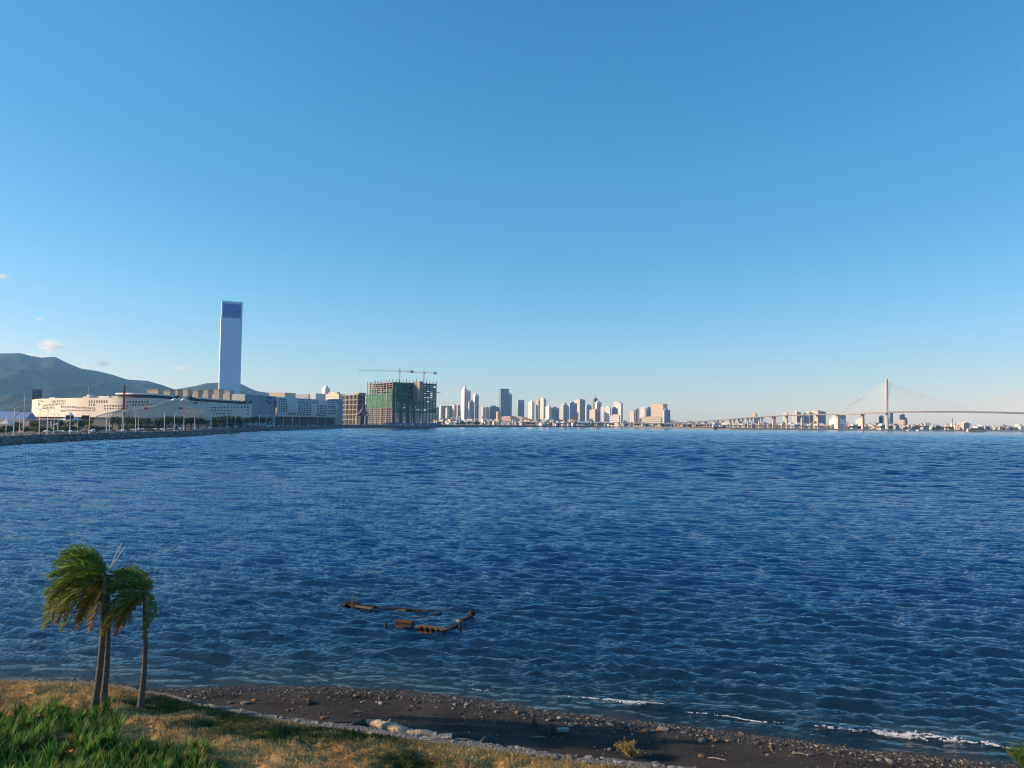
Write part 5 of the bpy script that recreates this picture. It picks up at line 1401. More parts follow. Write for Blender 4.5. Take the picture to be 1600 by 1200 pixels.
def ferry(pxa, pxb, D, label, col, h_, name='ferry'):
    xa, y = XY(pxa, D); xb, _ = XY(pxb, D); t = thing(name, ((xa + xb) / 2, y, 0), label, 'boat')
    L = xb - xa; hull(MB(), xa, xb, y, -.4, h_ * .4, min(4, L * .12)).build('hull', col, t)
    MB().box(((xa + xb) / 2 - L * .02, y, h_ * .6), (L * .8, min(6, L * .18), h_ * .42)).build('cabin', LOWC[0][1] if h_ < 5 else col, t); MB().box(((xa + xb) / 2 - L * .1, y, h_ * .92), (L * .4, min(4, L * .12), h_ * .26)).build('bridge_house', LOWC[0][1], t)
    MB().box(((xa + xb) / 2, y - min(6, L * .18) / 2 - .1, h_ * .62), (L * .7, .2, h_ * .12)).build('window_band', DARKW, t)
    MB().tube([((xa + xb) / 2, y, h_), ((xa + xb) / 2, y, h_ * 1.5)], .15, 5).build('mast', STEEL, t)
YEL = plain('ferry_yellow', (.66, .48, .22), .7, .1, .1)
ferry(1509, 1541, 1950, 'long yellow ferry moored beyond the bridge main span', YEL, 9.5)
ferry(1431, 1452, 2000, 'long low white boat left of the yellow ferry', LOWC[0][1], 3.6); ferry(1416, 1430, 2020, 'small white boat right of the bridge pylon', LOWC[0][1], 3.0, 'small_boat'); ferry(1340, 1352, 2010, 'flat pale boat left of the bridge pylon', LOWC[1][1], 2.6, 'small_boat')
# ---- houses on the lower mountain slope
rg = random.Random(9)
for k in range(46):
    px = rg.uniform(-10, 48); D = rg.uniform(2300, 4100); x, y = XY(px, D); z = 5 if D < 4300 else 20
    i = rg.choice((0, 1, 4, 5)); w1 = rg.uniform(9, 22)
    t = thing('small_house', (x, y, z), f'small {LOWC[i][0]} house in the hazy settlement left of the dark office block', 'house', 'houses left of the dark office block', rz=rg.uniform(-.5, .5))
    hh = rg.uniform(4, 8) * (1 + (D - 2300) / 900)
    link('wall', MB().box((0, 0, hh / 2), (w1, 10, hh)).mesh('wall'), LOWC[i][1], t)
    link('roof', MB().add([(-w1 * .55, -6, hh), (w1 * .55, -6, hh), (w1 * .55, 0, hh + 3), (-w1 * .55, 0, hh + 3), (w1 * .55, 6, hh), (-w1 * .55, 6, hh)], [(0, 1, 2, 3), (3, 2, 4, 5), (0, 3, 5), (1, 4, 2)]).mesh('roof'), LOWC[3][1], t)

# ---- small fair-weather clouds, beyond the haze
def cloud_mat():
    m = bpy.data.materials.new('cloud_vapour'); m.use_nodes = True
    n, l = m.node_tree.nodes, m.node_tree.links; n.clear()
    out = n.new('ShaderNodeOutputMaterial'); pv = n.new('ShaderNodeVolumePrincipled'); tc = n.new('ShaderNodeTexCoord')
    pv.inputs['Color'].default_value = (.97, .97, .97, 1); pv.inputs['Anisotropy'].default_value = .3
    ln = n.new('ShaderNodeVectorMath'); ln.operation = 'LENGTH'; l.new(tc.outputs['Object'], ln.inputs[0])
    nz = n.new('ShaderNodeTexNoise'); nz.inputs['Scale'].default_value = 2.6; nz.inputs['Detail'].default_value = 5; nz.inputs['Roughness'].default_value = .6
    oi = n.new('ShaderNodeObjectInfo'); av = n.new('ShaderNodeVectorMath'); av.operation = 'ADD'
    l.new(tc.outputs['Object'], av.inputs[0]); l.new(oi.outputs['Location'], av.inputs[1]); l.new(av.outputs[0], nz.inputs['Vector'])
    a = n.new('ShaderNodeMath'); a.operation = 'MULTIPLY_ADD'; a.inputs[1].default_value = -1.0; a.inputs[2].default_value = .42
    l.new(ln.outputs['Value'], a.inputs[0])
    b = n.new('ShaderNodeMath'); b.operation = 'MULTIPLY_ADD'; b.inputs[1].default_value = 1.9; l.new(nz.outputs['Fac'], b.inputs[0]); b2 = n.new('ShaderNodeMath'); b2.operation = 'SUBTRACT'; b2.inputs[1].default_value = .62
    l.new(a.outputs[0], b.inputs[2]); l.new(b.outputs[0], b2.inputs[0])
    mx = n.new('ShaderNodeMath'); mx.operation = 'MAXIMUM'; mx.inputs[1].default_value = 0; l.new(b2.outputs[0], mx.inputs[0])
    g = n.new('ShaderNodeMath'); g.operation = 'MULTIPLY'; g.inputs[1].default_value = .009; l.new(mx.outputs[0], g.inputs[0]); l.new(g.outputs[0], pv.inputs['Density'])
    l.new(pv.outputs[0], out.inputs['Volume'])
    return m
CLM = cloud_mat()
import bmesh
bm = bmesh.new(); bmesh.ops.create_icosphere(bm, subdivisions=2, radius=1.0); CLME = bpy.data.meshes.new('cloud'); bm.to_mesh(CLME); bm.free(); CLME.materials.append(CLM)
for px, py, wp, hp, lab in ((80, 541, 30, 15, 'largest of the small white clouds, over the mountain'), (52, 556, 22, 6, 'flat cloud peeping over the mountain ridge'), (160, 568, 17, 8, 'small white cloud above the mountain slope'), (207, 571, 10, 6, 'tiny faint cloud right of the small slope cloud'), (285, 576, 18, 8, 'small white cloud left of the slab tower'), (62, 498, 9, 5, 'tiny faint cloud high over the largest cloud'), (4, 432, 14, 7, 'faint cloud at the left edge of the sky'), (132, 573, 11, 5, 'small low cloud touching the mountain slope')):
    c = W(px, py, 15000); o = link('cloud', CLME, None, None, c); s = M_PX(15000)
    o.scale = (wp * s, wp * s * .8, hp * s); tag(o, lab, 'cloud', 'small clouds over the mountain')
# ================================================================== NEAR THINGS
FROND = tinted('palm_frond', .5, transl=.38)
TRUNK = plain('palm_trunk', (.10, .08, .062), .9, .35, 3.0, bump=1.2, bscale=14)
SHAFT = plain('palm_crownshaft', (.10, .085, .045), .6, .4, 4.0)

def palm(base, top, label, nf, L, seed, rb, rt, apex_lift, yel=0.0, fan=1.2, rnd=6):
    rg = random.Random(seed)
    base = Vector(base); top = Vector(top)
    t = thing('palm_tree', base, label, 'palm tree', 'windblown palms on the lawn')
    # trunk, swollen at the foot and slightly bowed
    pts, rad_ = [], []
    for i in range(13):
        u = i / 12
        p = base.lerp(top, u) + Vector((0.10 * math.sin(u * math.pi), 0, 0))
        if i == 0: p = p - Vector((0, 0, .15))
        pts.append(p); rad_.append((rb * (1 + .35 * math.exp(-u * 14)) * (1 - u) + rt * u) * (1 + .03 * rg.uniform(-1, 1)))
    MB().tube(pts, rad_, 10).build('trunk', TRUNK, t, smooth=True)
    ax = (top - pts[-2]).normalized()
    MB().tube([top - ax * .05, top + ax * .25, top + ax * .6, top + ax * .85], [rt * 1.0, rt * 1.25, rt * .95, rt * .45], 8).build('crownshaft', SHAFT, t, smooth=True)
    hub = top + ax * .62
    wind = Vector((-1.0, -0.08, -0.05))
    for i in range(nf):
        age = i / (nf - 1)                              # 0 young upright .. 1 old hanging
        az = rg.uniform(0, 2 * math.pi) if (i % rnd == rnd - 1 and age > .3) else math.pi + rg.uniform(-fan, fan)
        el = R(72 - 100 * age + rg.uniform(-9, 9))
        d = Vector((math.cos(az) * math.cos(el), math.sin(az) * math.cos(el), math.sin(el)))
        Lf = L * rg.uniform(.86, 1.08) * (1.0 + .18 * age)
        nseg = 16
        P = [hub.copy()]; T = []
        for s in range(nseg):
            u = s / nseg
            d = (d + wind * (0.06 + .14 * u * (1 - .45 * age)) + Vector((0, 0, -1)) * (.028 + .17 * u * u + .20 * age * u + .06 * age) * apex_lift).normalized()
            T.append(d.copy()); P.append(P[-1] + d * (Lf / nseg))
        T.append(d.copy())
        V, F, C = [], [], []
        # rachis
        mbr = MB().tube([p - base for p in P], [.030 * (1 - .85 * k / nseg) for k in range(nseg + 1)], 4)
        dry = (max(0, age - .38) * 1.35 + yel) * rg.uniform(.5, 1.2)
        nl = 56
        for s in range(nl):
            u = .10 + .90 * s / nl
            k = min(int(u * nseg), nseg - 1); fr = u * nseg - k
            p = P[k].lerp(P[k + 1], fr); tg = T[k]
            side0 = tg.cross(Vector((0, 0, 1)))
            if side0.length < .05: side0 = Vector((0, 1, 0))
            side0.normalize(); upn = side0.cross(tg).normalized()
            for sd in (-1, 1, 2):
                roll = rg.uniform(-.7, .7)
                sdv = side0 * (1 if sd == 1 else -1) if sd != 2 else upn * rg.choice((-1, 1, 1)) + side0 * rg.uniform(-.6, .6)
                ln = (.62 * math.sin(math.pi * (.12 + .84 * u)) ** .7 + .06) * rg.uniform(.75, 1.15) * L / 2.7
                d0 = (tg * .75 + sdv * .75 + upn * roll * .4).normalized()
                d1 = (d0 + wind * .75 + Vector((0, 0, -.35))).normalized()
                m = p + d0 * ln * .45; e = m + d1 * ln * .55
                wv = d1.cross(Vector((rg.uniform(-.4, .4), rg.uniform(-1, 1), rg.uniform(.2, 1)))).normalized() * .019
                b0 = len(V)
                V += [tuple(p - base - wv * .6), tuple(p - base + wv * .6), tuple(m - base + wv), tuple(m - base - wv), tuple(e - base)]
                F += [(b0, b0 + 1, b0 + 2), (b0, b0 + 2, b0 + 3), (b0 + 3, b0 + 2, b0 + 4)]
                g = rg.uniform(.7, 1.35); br = min(1, dry * (.5 + u) * rg.uniform(.4, 1.3))
                col = [a * (1 - br) + b * br for a, b in zip((.135 * g, .235 * g, .032 * g), (.25 * g, .15 * g, .045 * g))]
                C += [tuple(col)] * 4 + [tuple(a * .5 + b * .5 for a, b in zip(col, (.20, .14, .04)))]
        fo = link('frond', leafy_mesh('frond', V, F, C), FROND, t)
        link('leaf_stalk', mbr.mesh('leaf_stalk'), SHAFT, fo)
    return t, hub
z_at = lambda x, y: float(lawn_z(np.array([x]), np.array([y]))[0])
def on_lawn(px, py):
    p = G(px, py, 1.25)
    for _ in range(4): p = G(px, py, z_at(p.x, p.y))
    return p
def above(base, px, py, dy=0.0):
    return W(px, py, base.y + dy)
b1 = on_lawn(146, 1116); b2 = on_lawn(161, 1097); b3 = on_lawn(219, 1108)
t1, hub1 = palm(b1, above(b1, 163, 928), 'tallest windblown palm, its thick pale trunk rising from the leafy bed', 20, 2.35, 3, .14, .095, 1.0)
t2, hub2 = palm(b2, above(b2, 168, 930), 'palm with slimmer trunk standing close behind the tallest palm', 13, 2.2, 8, .125, .085, 1.35)
t3, hub3 = palm(b3, above(b3, 226, 948), 'shorter yellowing palm standing alone nearest the beach', 19, 1.8, 15, .12, .075, 1.1, .28, 1.75, 7)
SPEAR = plain('spear_leaf', (.42, .40, .30), .6, .2, 3)
for (x1, y1, r0) in ((197, 853, .030), (190, 849, .018)):
    e = above(b2, x1, y1)
    a = hub2 + Vector((.05, 0, .3))
    MB().tube([a, a.lerp(e, .5) + Vector((-.04, 0, 0)), e], [r0, r0 * .8, .008], 5).build('spear_leaf', SPEAR, t2)

# ---- bed of strap-leaved plants
STRAP = tinted('strap_leaf', .7, transl=.3)
def strap_mesh(seed, n=34):
    rg = random.Random(seed); V, F, C = [], [], []
    for i in range(n):
        az = rg.uniform(0, 6.283); r0 = rg.uniform(0, .10); L = rg.uniform(.40, .78); arch = rg.uniform(.15, .75); w = rg.uniform(.020, .034)
        b = Vector((math.cos(az) * r0, math.sin(az) * r0, -.03)); d = Vector((math.cos(az), math.sin(az), 0))
        sd = Vector((-d.y, d.x, 0)) * w; p = b.copy(); el = R(rg.uniform(72, 88)); v0 = len(V); ns = 5
        g = rg.uniform(.6, 1.45) * (.75 + .1 * seed); tipdry = rg.random() < .14
        for s in range(ns + 1):
            u = s / ns; ww = sd * (1 - u ** 2.2) if s < ns else sd * .05
            V += [tuple(p - ww), tuple(p + ww)]
            c = ((.055 + .012 * (seed % 4)) * g, .160 * g, .026 * g) if not (tipdry and u > .5) else (.22, .15, .04)
            C += [c, tuple(k * 1.2 for k in c)]
            el -= arch * .30 * (0.5 + u)
            p = p + (d * math.cos(el) + Vector((0, 0, 1)) * math.sin(el) + Vector((-.10, 0, 0)) * u) * (L / ns)
        for s in range(ns):
            a = v0 + 2 * s; F += [(a, a + 1, a + 3), (a, a + 3, a + 2)]
    return leafy_mesh('strap_leaves', V, F, C)
SM = [strap_mesh(i) for i in range(7)]
for m_ in SM: m_.materials.append(STRAP)
bed = [(-160, 1128), (0, 1122), (60, 1112), (120, 1112), (176, 1112), (184, 1150), (200, 1172), (235, 1178), (300, 1164), (326, 1170), (330, 1215), (300, 1240), (-160, 1260)]
def in_poly(x, y, poly):
    c = False; j = len(poly) - 1
    for i in range(len(poly)):
        if (poly[i][1] > y) != (poly[j][1] > y) and x < (poly[j][0] - poly[i][0]) * (y - poly[i][1]) / (poly[j][1] - poly[i][1]) + poly[i][0]: c = not c
        j = i
    return c
rg = random.Random(5); spots = []
for _ in range(4000):
    px, py = rg.uniform(-60, 330), rg.uniform(1112, 1235)
    if not in_poly(px, py, bed): continue
    if (px - 100) ** 2 / 1500 + (py - 1172) ** 2 / 170 < 1 and rg.random() < .75: continue
    p = on_lawn(px, py)
    if all((p.x - q.x) ** 2 + (p.y - q.y) ** 2 > .30 ** 2 for q, _, _ in spots): spots.append((p, px, py))
    if len(spots) >= 210: break
for i, (p, px, py) in enumerate(spots):
    o = link('strap_leaf_plant', SM[i % 7], None, None, p)
    sc = rg.uniform(.62, 1.08) * (1.15 if px < 60 else 1)
    o.scale = (sc, sc, sc * rg.uniform(.85, 1.1)); o.rotation_euler = (0, rg.uniform(-.12, .05), rg.uniform(0, 6.28))
    if px > 195: tag(o, 'green strap-leaved plant in the thin outer row right of the palms', 'plant', 'strap-leaved plants in the outer row')
    else:
        where = 'at the left edge of the frame in the bed' if px < 45 else 'in the far row of the bed behind the orange bloom' if py < 1135 else 'along the open right side of the bed' if px > 150 else 'in the near middle of the bed below the tallest palm'
        tag(o, 'green strap-leaved plant ' + where, 'plant', 'strap-leaved plants ' + where)
# two orange blooms over the bed
PETAL = plain('orange_petal', (.55, .16, .03), .5, .2, 20)
STEM = plain('flower_stem', (.06, .12, .03), .6, .2, 10)
for px, py, lab in ((56, 1131, 'small orange bloom at the far edge of the leafy bed'), (107, 1190, 'small orange bloom low in the middle of the leafy bed')):
    p = on_lawn(px, py + 18)
    f = thing('orange_flower', p, lab, 'flower')
    MB().tube([p, p + Vector((.02, 0, .35)), p + Vector((-.02, 0, .66))], [.012, .01, .008], 5).build('stem', STEM, f)
    h_ = p + Vector((-.02, 0, .66))
    for k in range(6):
        a = k * 1.047; d = Vector((math.cos(a), math.sin(a), .5)).normalized(); sd = Vector((-math.sin(a), math.cos(a), 0)) * .03
        q = h_ + d * .10
        MB().add([h_, q + sd, h_ + d * .17, q - sd], [(0, 1, 2), (0, 2, 3)]).build('petal', PETAL, f)

# ---- rough stone coping between lawn and beach
cop_x = np.arange(-30, 30, .14)
cy = edge_y(cop_x)
def coping_side(x): return .62 * np.clip(1 - .35 * sstep(-8, -14, x), .3, 1)
prof = [(-.10, -1.5), (-.02, .02), (.0, .06), (.25, .10), (.55, .09), (.80, .04), (.88, -.10), (.98, -1.3)]
CV = []
for o_, dz in prof:
    nse = .16 * (fbm(cop_x * 1.9 + o_ * 3, cop_x * 0 + o_ * 5, 55) - .5)
    w_ = coping_side(cop_x)
    zz = 1.22 + dz + (nse if dz > -1 else 0)
    CV.append(np.stack([cop_x, cy + o_ * w_ + (.14 * (vnoise(cop_x * 2.3, cop_x * 0 + o_, 56) - .5) if o_ > .3 else 0), zz + 0 * cop_x], 1))
cop_t = thing('stone_coping', (0, float(edge_y(np.array([0.]))[0]), 1.2), 'rough grey stone coping between the lawn and the beach', 'wall')
o = link('mortar_bed', np_mesh('mortar_bed', np.concatenate(CV) - np.array(cop_t.location), grid_faces(len(prof), len(cop_x)), False), plain('coping_concrete', (.15, .14, .128), .95, .5, 2.2, bump=2, bscale=9), cop_t)
STONE_MATS = [plain('stone_grey', (.22, .205, .185), .9, .3, 6, bump=1, bscale=20), plain('stone_brown', (.19, .135, .09), .9, .3, 6, bump=1, bscale=20), plain('stone_pale', (.42, .37, .30), .9, .25, 6, bump=1, bscale=20), plain('stone_dark', (.055, .05, .048), .8, .3, 6, bump=1, bscale=20), plain('stone_orange', (.34, .17, .075), .9, .3, 6, bump=1, bscale=20)]
def stone_mesh(seed):
    import bmesh
    bm = bmesh.new(); bmesh.ops.create_icosphere(bm, subdivisions=1, radius=1)
    rg_ = random.Random(seed)
    for v in bm.verts: v.co *= 1 + rg_.uniform(-.28, .28); v.co.z *= .62
    me = bpy.data.meshes.new('stone'); bm.to_mesh(me); bm.free(); return me
STM = []
for i in range(15):
    m_ = stone_mesh(i); m_.materials.append(STONE_MATS[i % 5]); STM.append(m_)
rg = random.Random(21)
for k in range(230):                                    # single stones set in the coping
    x = -13 + 26 * rg.random()
    w_ = float(coping_side(np.array([x]))[0])
    o_ = rg.uniform(.05, .9)
    o = link('stone', STM[rg.choice((0, 2, 5, 7, 10, 12, 1))], None, cop_t)
    s = rg.uniform(.05, .15)
    o.location = Vector((x, float(edge_y(np.array([x]))[0]) + o_ * w_, 1.29 - .10 * abs(o_ - .4))) - cop_t.location
    o.scale = (s * rg.uniform(.8, 1.5), s, s * .8); o.rotation_euler = (0, 0, rg.uniform(0, 6.28))

# ---- stones on the beach: the largest singly, the small gravel as stuff
n_st = 0; placed = []
while n_st < 300:
    px = rg.uniform(40, 1590) if rg.random() > .08 else rg.uniform(0, 230); base_ = np.interp(px, [p[0] for p in ((0, 1064), (150, 1067), (270, 1080), (330, 1078), (620, 1084), (780, 1104), (1050, 1138), (1350, 1176), (1600, 1204))], [1064, 1067, 1080, 1078, 1084, 1104, 1138, 1176, 1204])
    py = base_ + (abs(rg.gauss(0, 11)) if rg.random() < .72 else rg.uniform(-8, 60))
    if py > 1199: continue
    p = G(px, py, .2)
    if p.y < float(edge_y(np.array([p.x]))[0]) + 1.1 and px > 230: continue
    z = float(beach_z(np.array([p.x]), np.array([p.y]))[0])
    if px <= 230: z = max(z, .15) + .2
    s = min(.24, .045 * math.exp(abs(rg.gauss(0, .62))))
    if any((p.x - a) ** 2 + (p.y - b) ** 2 < (s + c) ** 2 for a, b, c in placed): continue
    placed.append((p.x, p.y, s))
    o = link('stone', STM[rg.choice((0, 1, 1, 2, 3, 4, 5, 6, 7, 8, 9, 12, 13, 14))], None, beach)
    o.location = (p.x, p.y, z + s * .25); o.scale = (s * rg.uniform(.9, 1.5), s, s * rg.uniform(.7, 1.1)); o.rotation_euler = (0, 0, rg.uniform(0, 6.28))
    n_st += 1
rgn = np.random.default_rng(17)
N = 21000
x = rgn.uniform(-21, 30, N); s_ = np.where(rgn.random(N) < .62, np.abs(rgn.normal(0, .8, N)) + .05, rgn.uniform(-.3, 9, N))
y = shore_y(x) - s_ / .93
keep = (y > edge_y(x) + .95) & (fbm(x * .8, y * 1.4, 88, 3) + .25 * (s_ < 1.6) > .40 + .25 * rgn.random(N))
x, y = x[keep], y[keep]; n_ = len(x)
sz = np.clip(.012 * np.exp(np.abs(rgn.normal(0, .6, n_))), 0, .06)
pal = np.array([(.05, .046, .043), (.10, .085, .07), (.16, .12, .085), (.27, .18, .105), (.34, .30, .25), (.20, .19, .175)])
pc = pal[rgn.choice(6, n_, p=(.30, .26, .16, .10, .06, .12))] * rgn.uniform(.7, 1.3, (n_, 1))
V, F, c = lumps(np.stack([x, y, beach_z(x, y) + sz * .2], 1), np.stack([sz * rgn.uniform(.9, 1.7, n_), sz, sz * .65], 1), pc, 6)
o = link('gravel', np_mesh('gravel', V, F, False, colors=c), tinted('gravel_stone', .85))
tag(o, 'loose gravel and shingle strewn along the dark beach', 'gravel', kind='stuff')
# pale stones where the lawn meets the water
xx = rgn.uniform(-29, -15.5, 900); q = rgn.random(900)
yy = edge_y(xx) + .1 + q * 1.9
zz = 1.15 - q * 1.15
ss = rgn.uniform(.05, .17, 900)
pc = pal[rgn.choice(6, 900, p=(.16, .2, .14, .1, .2, .2))] * 1.1
V, F, c = lumps(np.stack([xx, yy, zz], 1), np.stack([ss, ss * .8, ss * .6], 1), pc, 9)
tag(link('shore_rubble', np_mesh('shore_rubble', V, F, False, colors=c), tinted('gravel_stone')), 'band of small rubble where the lawn drops to the water', 'gravel', kind='stuff')

# ---- driftwood
WOOD = plain('driftwood', (.42, .34, .24), .9, .35, 2.5, bump=2, bscale=10)
WOODD = plain('wet_driftwood', (.13, .10, .08), .9, .4, 2.5, bump=2, bscale=10)
def on_beach(px, py, dz=0.0):
    p = G(px, py, .5)
    for _ in range(5): p = G(px, py, float(beach_z(np.array([p.x]), np.array([p.y]))[0]) + dz)
    return p
def log(name, pxs, radii, dz, mat, label, cat, seed):
    rg_ = random.Random(seed); P_ = [on_beach(a, b, d) for (a, b), d in zip(pxs, dz)]
    pts, rr = [], []
    for i in range(len(P_) - 1):
        for k in range(5):
            u = k / 5; pts.append(P_[i].lerp(P_[i + 1], u) + Vector((rg_.uniform(-1, 1), rg_.uniform(-1, 1), rg_.uniform(-1, 1))) * .018)
            rr.append((radii[i] * (1 - u) + radii[i + 1] * u) * rg_.uniform(.88, 1.12))
    pts.append(P_[-1]); rr.append(radii[-1])
    return MB().tube(pts, rr, 9), pts[len(pts) // 2]
mb, c0 = log('driftwood_log', [(572, 1129), (592, 1131), (612, 1136), (632, 1143), (650, 1146)], [.11, .17, .19, .17, .12], [.20, .28, .26, .2, .18], WOOD, '', '', 1)
t = thing('driftwood_log', c0, 'bleached driftwood log lying along the coping', 'log')
mb.build('trunk', WOOD, t, smooth=True)
mb, _ = log('', [(600, 1133), (607, 1128), (610, 1124)], [.07, .05, .03], [.3, .4, .5], WOOD, '', '', 2); mb.build('branch_stub', WOOD, t, smooth=True)
mb, c0 = log('', [(634, 1146), (655, 1146), (682, 1149)], [.13, .15, .13], [.2, .26, .24], WOOD, '', '', 3)
t = thing('driftwood_log', c0, 'shorter driftwood log with a dark split underside, against the bleached log', 'log')
mb.build('trunk', WOOD, t, smooth=True)
mb, _ = log('', [(640, 1149), (660, 1151), (685, 1151)], [.06, .09, .06], [.1, .12, .1], WOODD, '', '', 5); mb.build('split_wood', WOODD, t, smooth=True)
a = on_beach(674, 1152, .25); b = on_beach(706, 1150, .32)
tag(MB().beam(a, b, .42, .07).build('driftwood_board', WOOD, None, org=a), 'broad pale board at the right end of the driftwood', 'board')
mb, c0 = log('', [(545, 1134), (556, 1131), (566, 1129), (576, 1131)], [.06, .10, .12, .10], [.1, .2, .22, .2], WOODD, '', '', 6)
t = thing('driftwood_branch', c0, 'dark driftwood branch at the left end of the bleached log', 'branch'); mb.build('limb', WOODD, t, smooth=True)
mb, c0 = log('', [(712, 1154), (730, 1156), (752, 1160)], [.05, .045, .03], [.15, .15, .12], WOOD, '', '', 7)
t = thing('driftwood_stick', c0, 'thin pale driftwood stick right of the board', 'stick'); mb.build('limb', WOOD, t, smooth=True)
mb, c0 = log('', [(752, 1158), (756, 1154), (757, 1151)], [.05, .04, .02], [.1, .2, .3], WOOD, '', '', 8); mb.build('twig', WOOD, t, smooth=True)
for px, py, s, lab in ((835, 1134, .15, 'dark leaning stump of old post on the beach'), (863, 1146, .22, 'larger dark pointed rock standing up on the beach')):
    p = on_beach(px, py)
    MBs = MB().tube([p + Vector((0, 0, -.08)), p + Vector((-.02, 0, s * 1.0)), p + Vector((-.06, 0, s * 1.9))], [s * .95, s * .8, s * .25], 7)
    tag(MBs.build('beach_stump', STONE_MATS[3], None, org=p), lab, 'stump')
p = on_beach(879, 1144)
tag(MB().beam(p + Vector((-.22, 0, .08)), p + Vector((.25, .04, .10)), .2, .12).build('beach_block', STONE_MATS[2], None, org=p), 'small pale oblong block right of the pointed rock', 'block')
# sticks and flotsam
rg = random.Random(33)
for k, (px, py, ln, an, lab) in enumerate(((808, 1168, .8, -.25, 'pale stick lying just beyond the coping'), (842, 1152, .5, .1, 'thin brown stick lying in front of the pointed rock'), (1120, 1186, .7, -.3, 'orange-brown stick on the gravel right of the dry shrub'), (1250, 1178, .6, -.2, 'pale broken stick on the gravel near the waterline'), (1268, 1180, .4, .25, 'short pale stick beside the broken stick near the waterline'), (556, 1113, .5, .2, 'thin pale twig on the bare dark sand'))):
    p = on_beach(px, py, .03)
    d = Vector((math.cos(an), math.sin(an), 0)) * ln / 2
    tag(MB().tube([p - d, p + Vector((0, .03, .02)), p + d], [.025, .03, .015], 5).build('stick', WOOD, None, org=p), lab, 'stick')
# ---- dry shrub on the beach and a green one at the corner of the frame
def shrub(px, py, w, h_, n, label, name, cgreen, cdry, pdry, seed, leaf):
    rg = random.Random(seed); p = on_beach(px, py)
    t = thing(name, p, label, 'shrub'); V, F, C = [], [], []; mb = MB()
    for i in range(n):
        az = rg.uniform(0, 6.28); sp = rg.uniform(.1, 1); L = h_ * rg.uniform(.55, 1.1)
        e = Vector((math.cos(az) * sp * w / 2 - .08, math.sin(az) * sp * w / 2, L * (1 - .3 * sp)))
        m = Vector((e.x * .35, e.y * .35, e.z * .55))
        mb.tube([p, p + m, p + e], [.012, .009, .004], 4, cap=False)
        for k in range(leaf):
            u = rg.uniform(.25, 1.05); c = (m * (u / .5) if u < .5 else m.lerp(e, (u - .5) / .5)) + Vector((rg.gauss(0, .04), rg.gauss(0, .04), rg.gauss(0, .035)))
            d = Vector((rg.gauss(-.3, 1), rg.gauss(0, 1), rg.gauss(.4, .7))).normalized() * rg.uniform(.05, .10)
            s = d.cross(Vector((rg.gauss(0, 1), rg.gauss(0, 1), rg.gauss(0, 1)))).normalized() * .014
            b0 = len(V); V += [tuple(c - s), tuple(c + d * .5 + s * 1.2), tuple(c + d), tuple(c + d * .5 - s * 1.2)]; F += [(b0, b0 + 1, b0 + 2), (b0, b0 + 2, b0 + 3)]
            cc = cdry if rg.random() < pdry else cgreen; g = rg.uniform(.7, 1.3); C += [tuple(a * g for a in cc)] * 4
    mb.build('stems', plain('shrub_stem', (.22, .16, .08), .9, .3, 10), t)
    link('foliage', leafy_mesh('foliage', V, F, C), tinted('shrub_leaf', .6, transl=.3), t)
shrub(984, 1184, 1.05, .62, 38, 'sparse yellow-green shrub growing on the beach beside the coping', 'beach_shrub', (.15, .15, .04), (.42, .31, .10), .7, 3, 34)
shrub(1603, 1206, 1.2, 1.05, 60, 'dense green shrub cut by the right edge of the frame', 'green_shrub', (.06, .14, .02), (.14, .16, .03), .2, 4, 60)

# ---- foam on the little breaker
FOAM = plain('sea_foam', (.62, .64, .66), .6, .1, 8)
def foam(pts, label, seed, w):
    rg = np.random.default_rng(seed); C, S = [], []
    P_ = [G(a, b, .1) for a, b in pts]
    arr = np.array([(p.x, p.y) for p in P_]); L = np.r_[0, np.cumsum(np.hypot(*np.diff(arr, axis=0).T))]
    n = int(L[-1] * 2300 * w / .3)
    u = rg.random(n) * L[-1]
    x = np.interp(u, L, arr[:, 0]); y = np.interp(u, L, arr[:, 1])
    dens = fbm(u * .9, u * 0, seed, 3)
    env = np.clip(np.minimum(u / 1.5, (L[-1] - u) / 1.5), 0, 1)
    off = rg.normal(0, 1, n) * w * (.25 + .75 * dens) * env + .10 * (vnoise(u * 1.7, u * 0, 3) - .5) * 2
    br_ = fbm(u * 5.0, off * 9.0, seed + 5, 3)
    keep = (rg.random(n) < (.25 + 1.2 * (dens - .3)) * env) & (br_ > .44)
    x, y, off = x[keep], (y + off)[keep], off[keep]
    s = shore_s(x, y)
    cr = -(1.7 + 0.9 * (fbm(x * 0.18, x * 0 + 1.7, 44, 2) - .5) * 2)
    z = .02 + .10 * np.exp(-((s - cr) / .4) ** 2)
    r = rg.uniform(.006, .017, len(x)) * (1 + 1.2 * (rg.random(len(x)) < .06))
    V, F, c = lumps(np.stack([x, y, z], 1), np.stack([r * 1.6, r, r * .6], 1), np.ones((len(x), 3)), seed)
    o = link('foam', np_mesh('foam', V, F, True), FOAM)
    tag(o, label, 'foam', kind='stuff')
foam([(880, 1085), (915, 1090), (960, 1095), (1000, 1097), (1045, 1102)], 'short line of white foam on the breaker', 1, .11)
foam([(1265, 1131), (1320, 1136), (1370, 1142), (1420, 1147), (1480, 1153), (1540, 1161), (1610, 1170)], 'longer line of white foam on the breaker at the right', 2, .17)
foam([(735, 1074), (755, 1076), (775, 1077)], 'small patch of white foam on the breaker', 3, .10)
foam([(1060, 1108), (1110, 1113), (1150, 1119), (1190, 1124), (1230, 1128)], 'faint broken thread of foam between the two white foam lines', 4, .05)

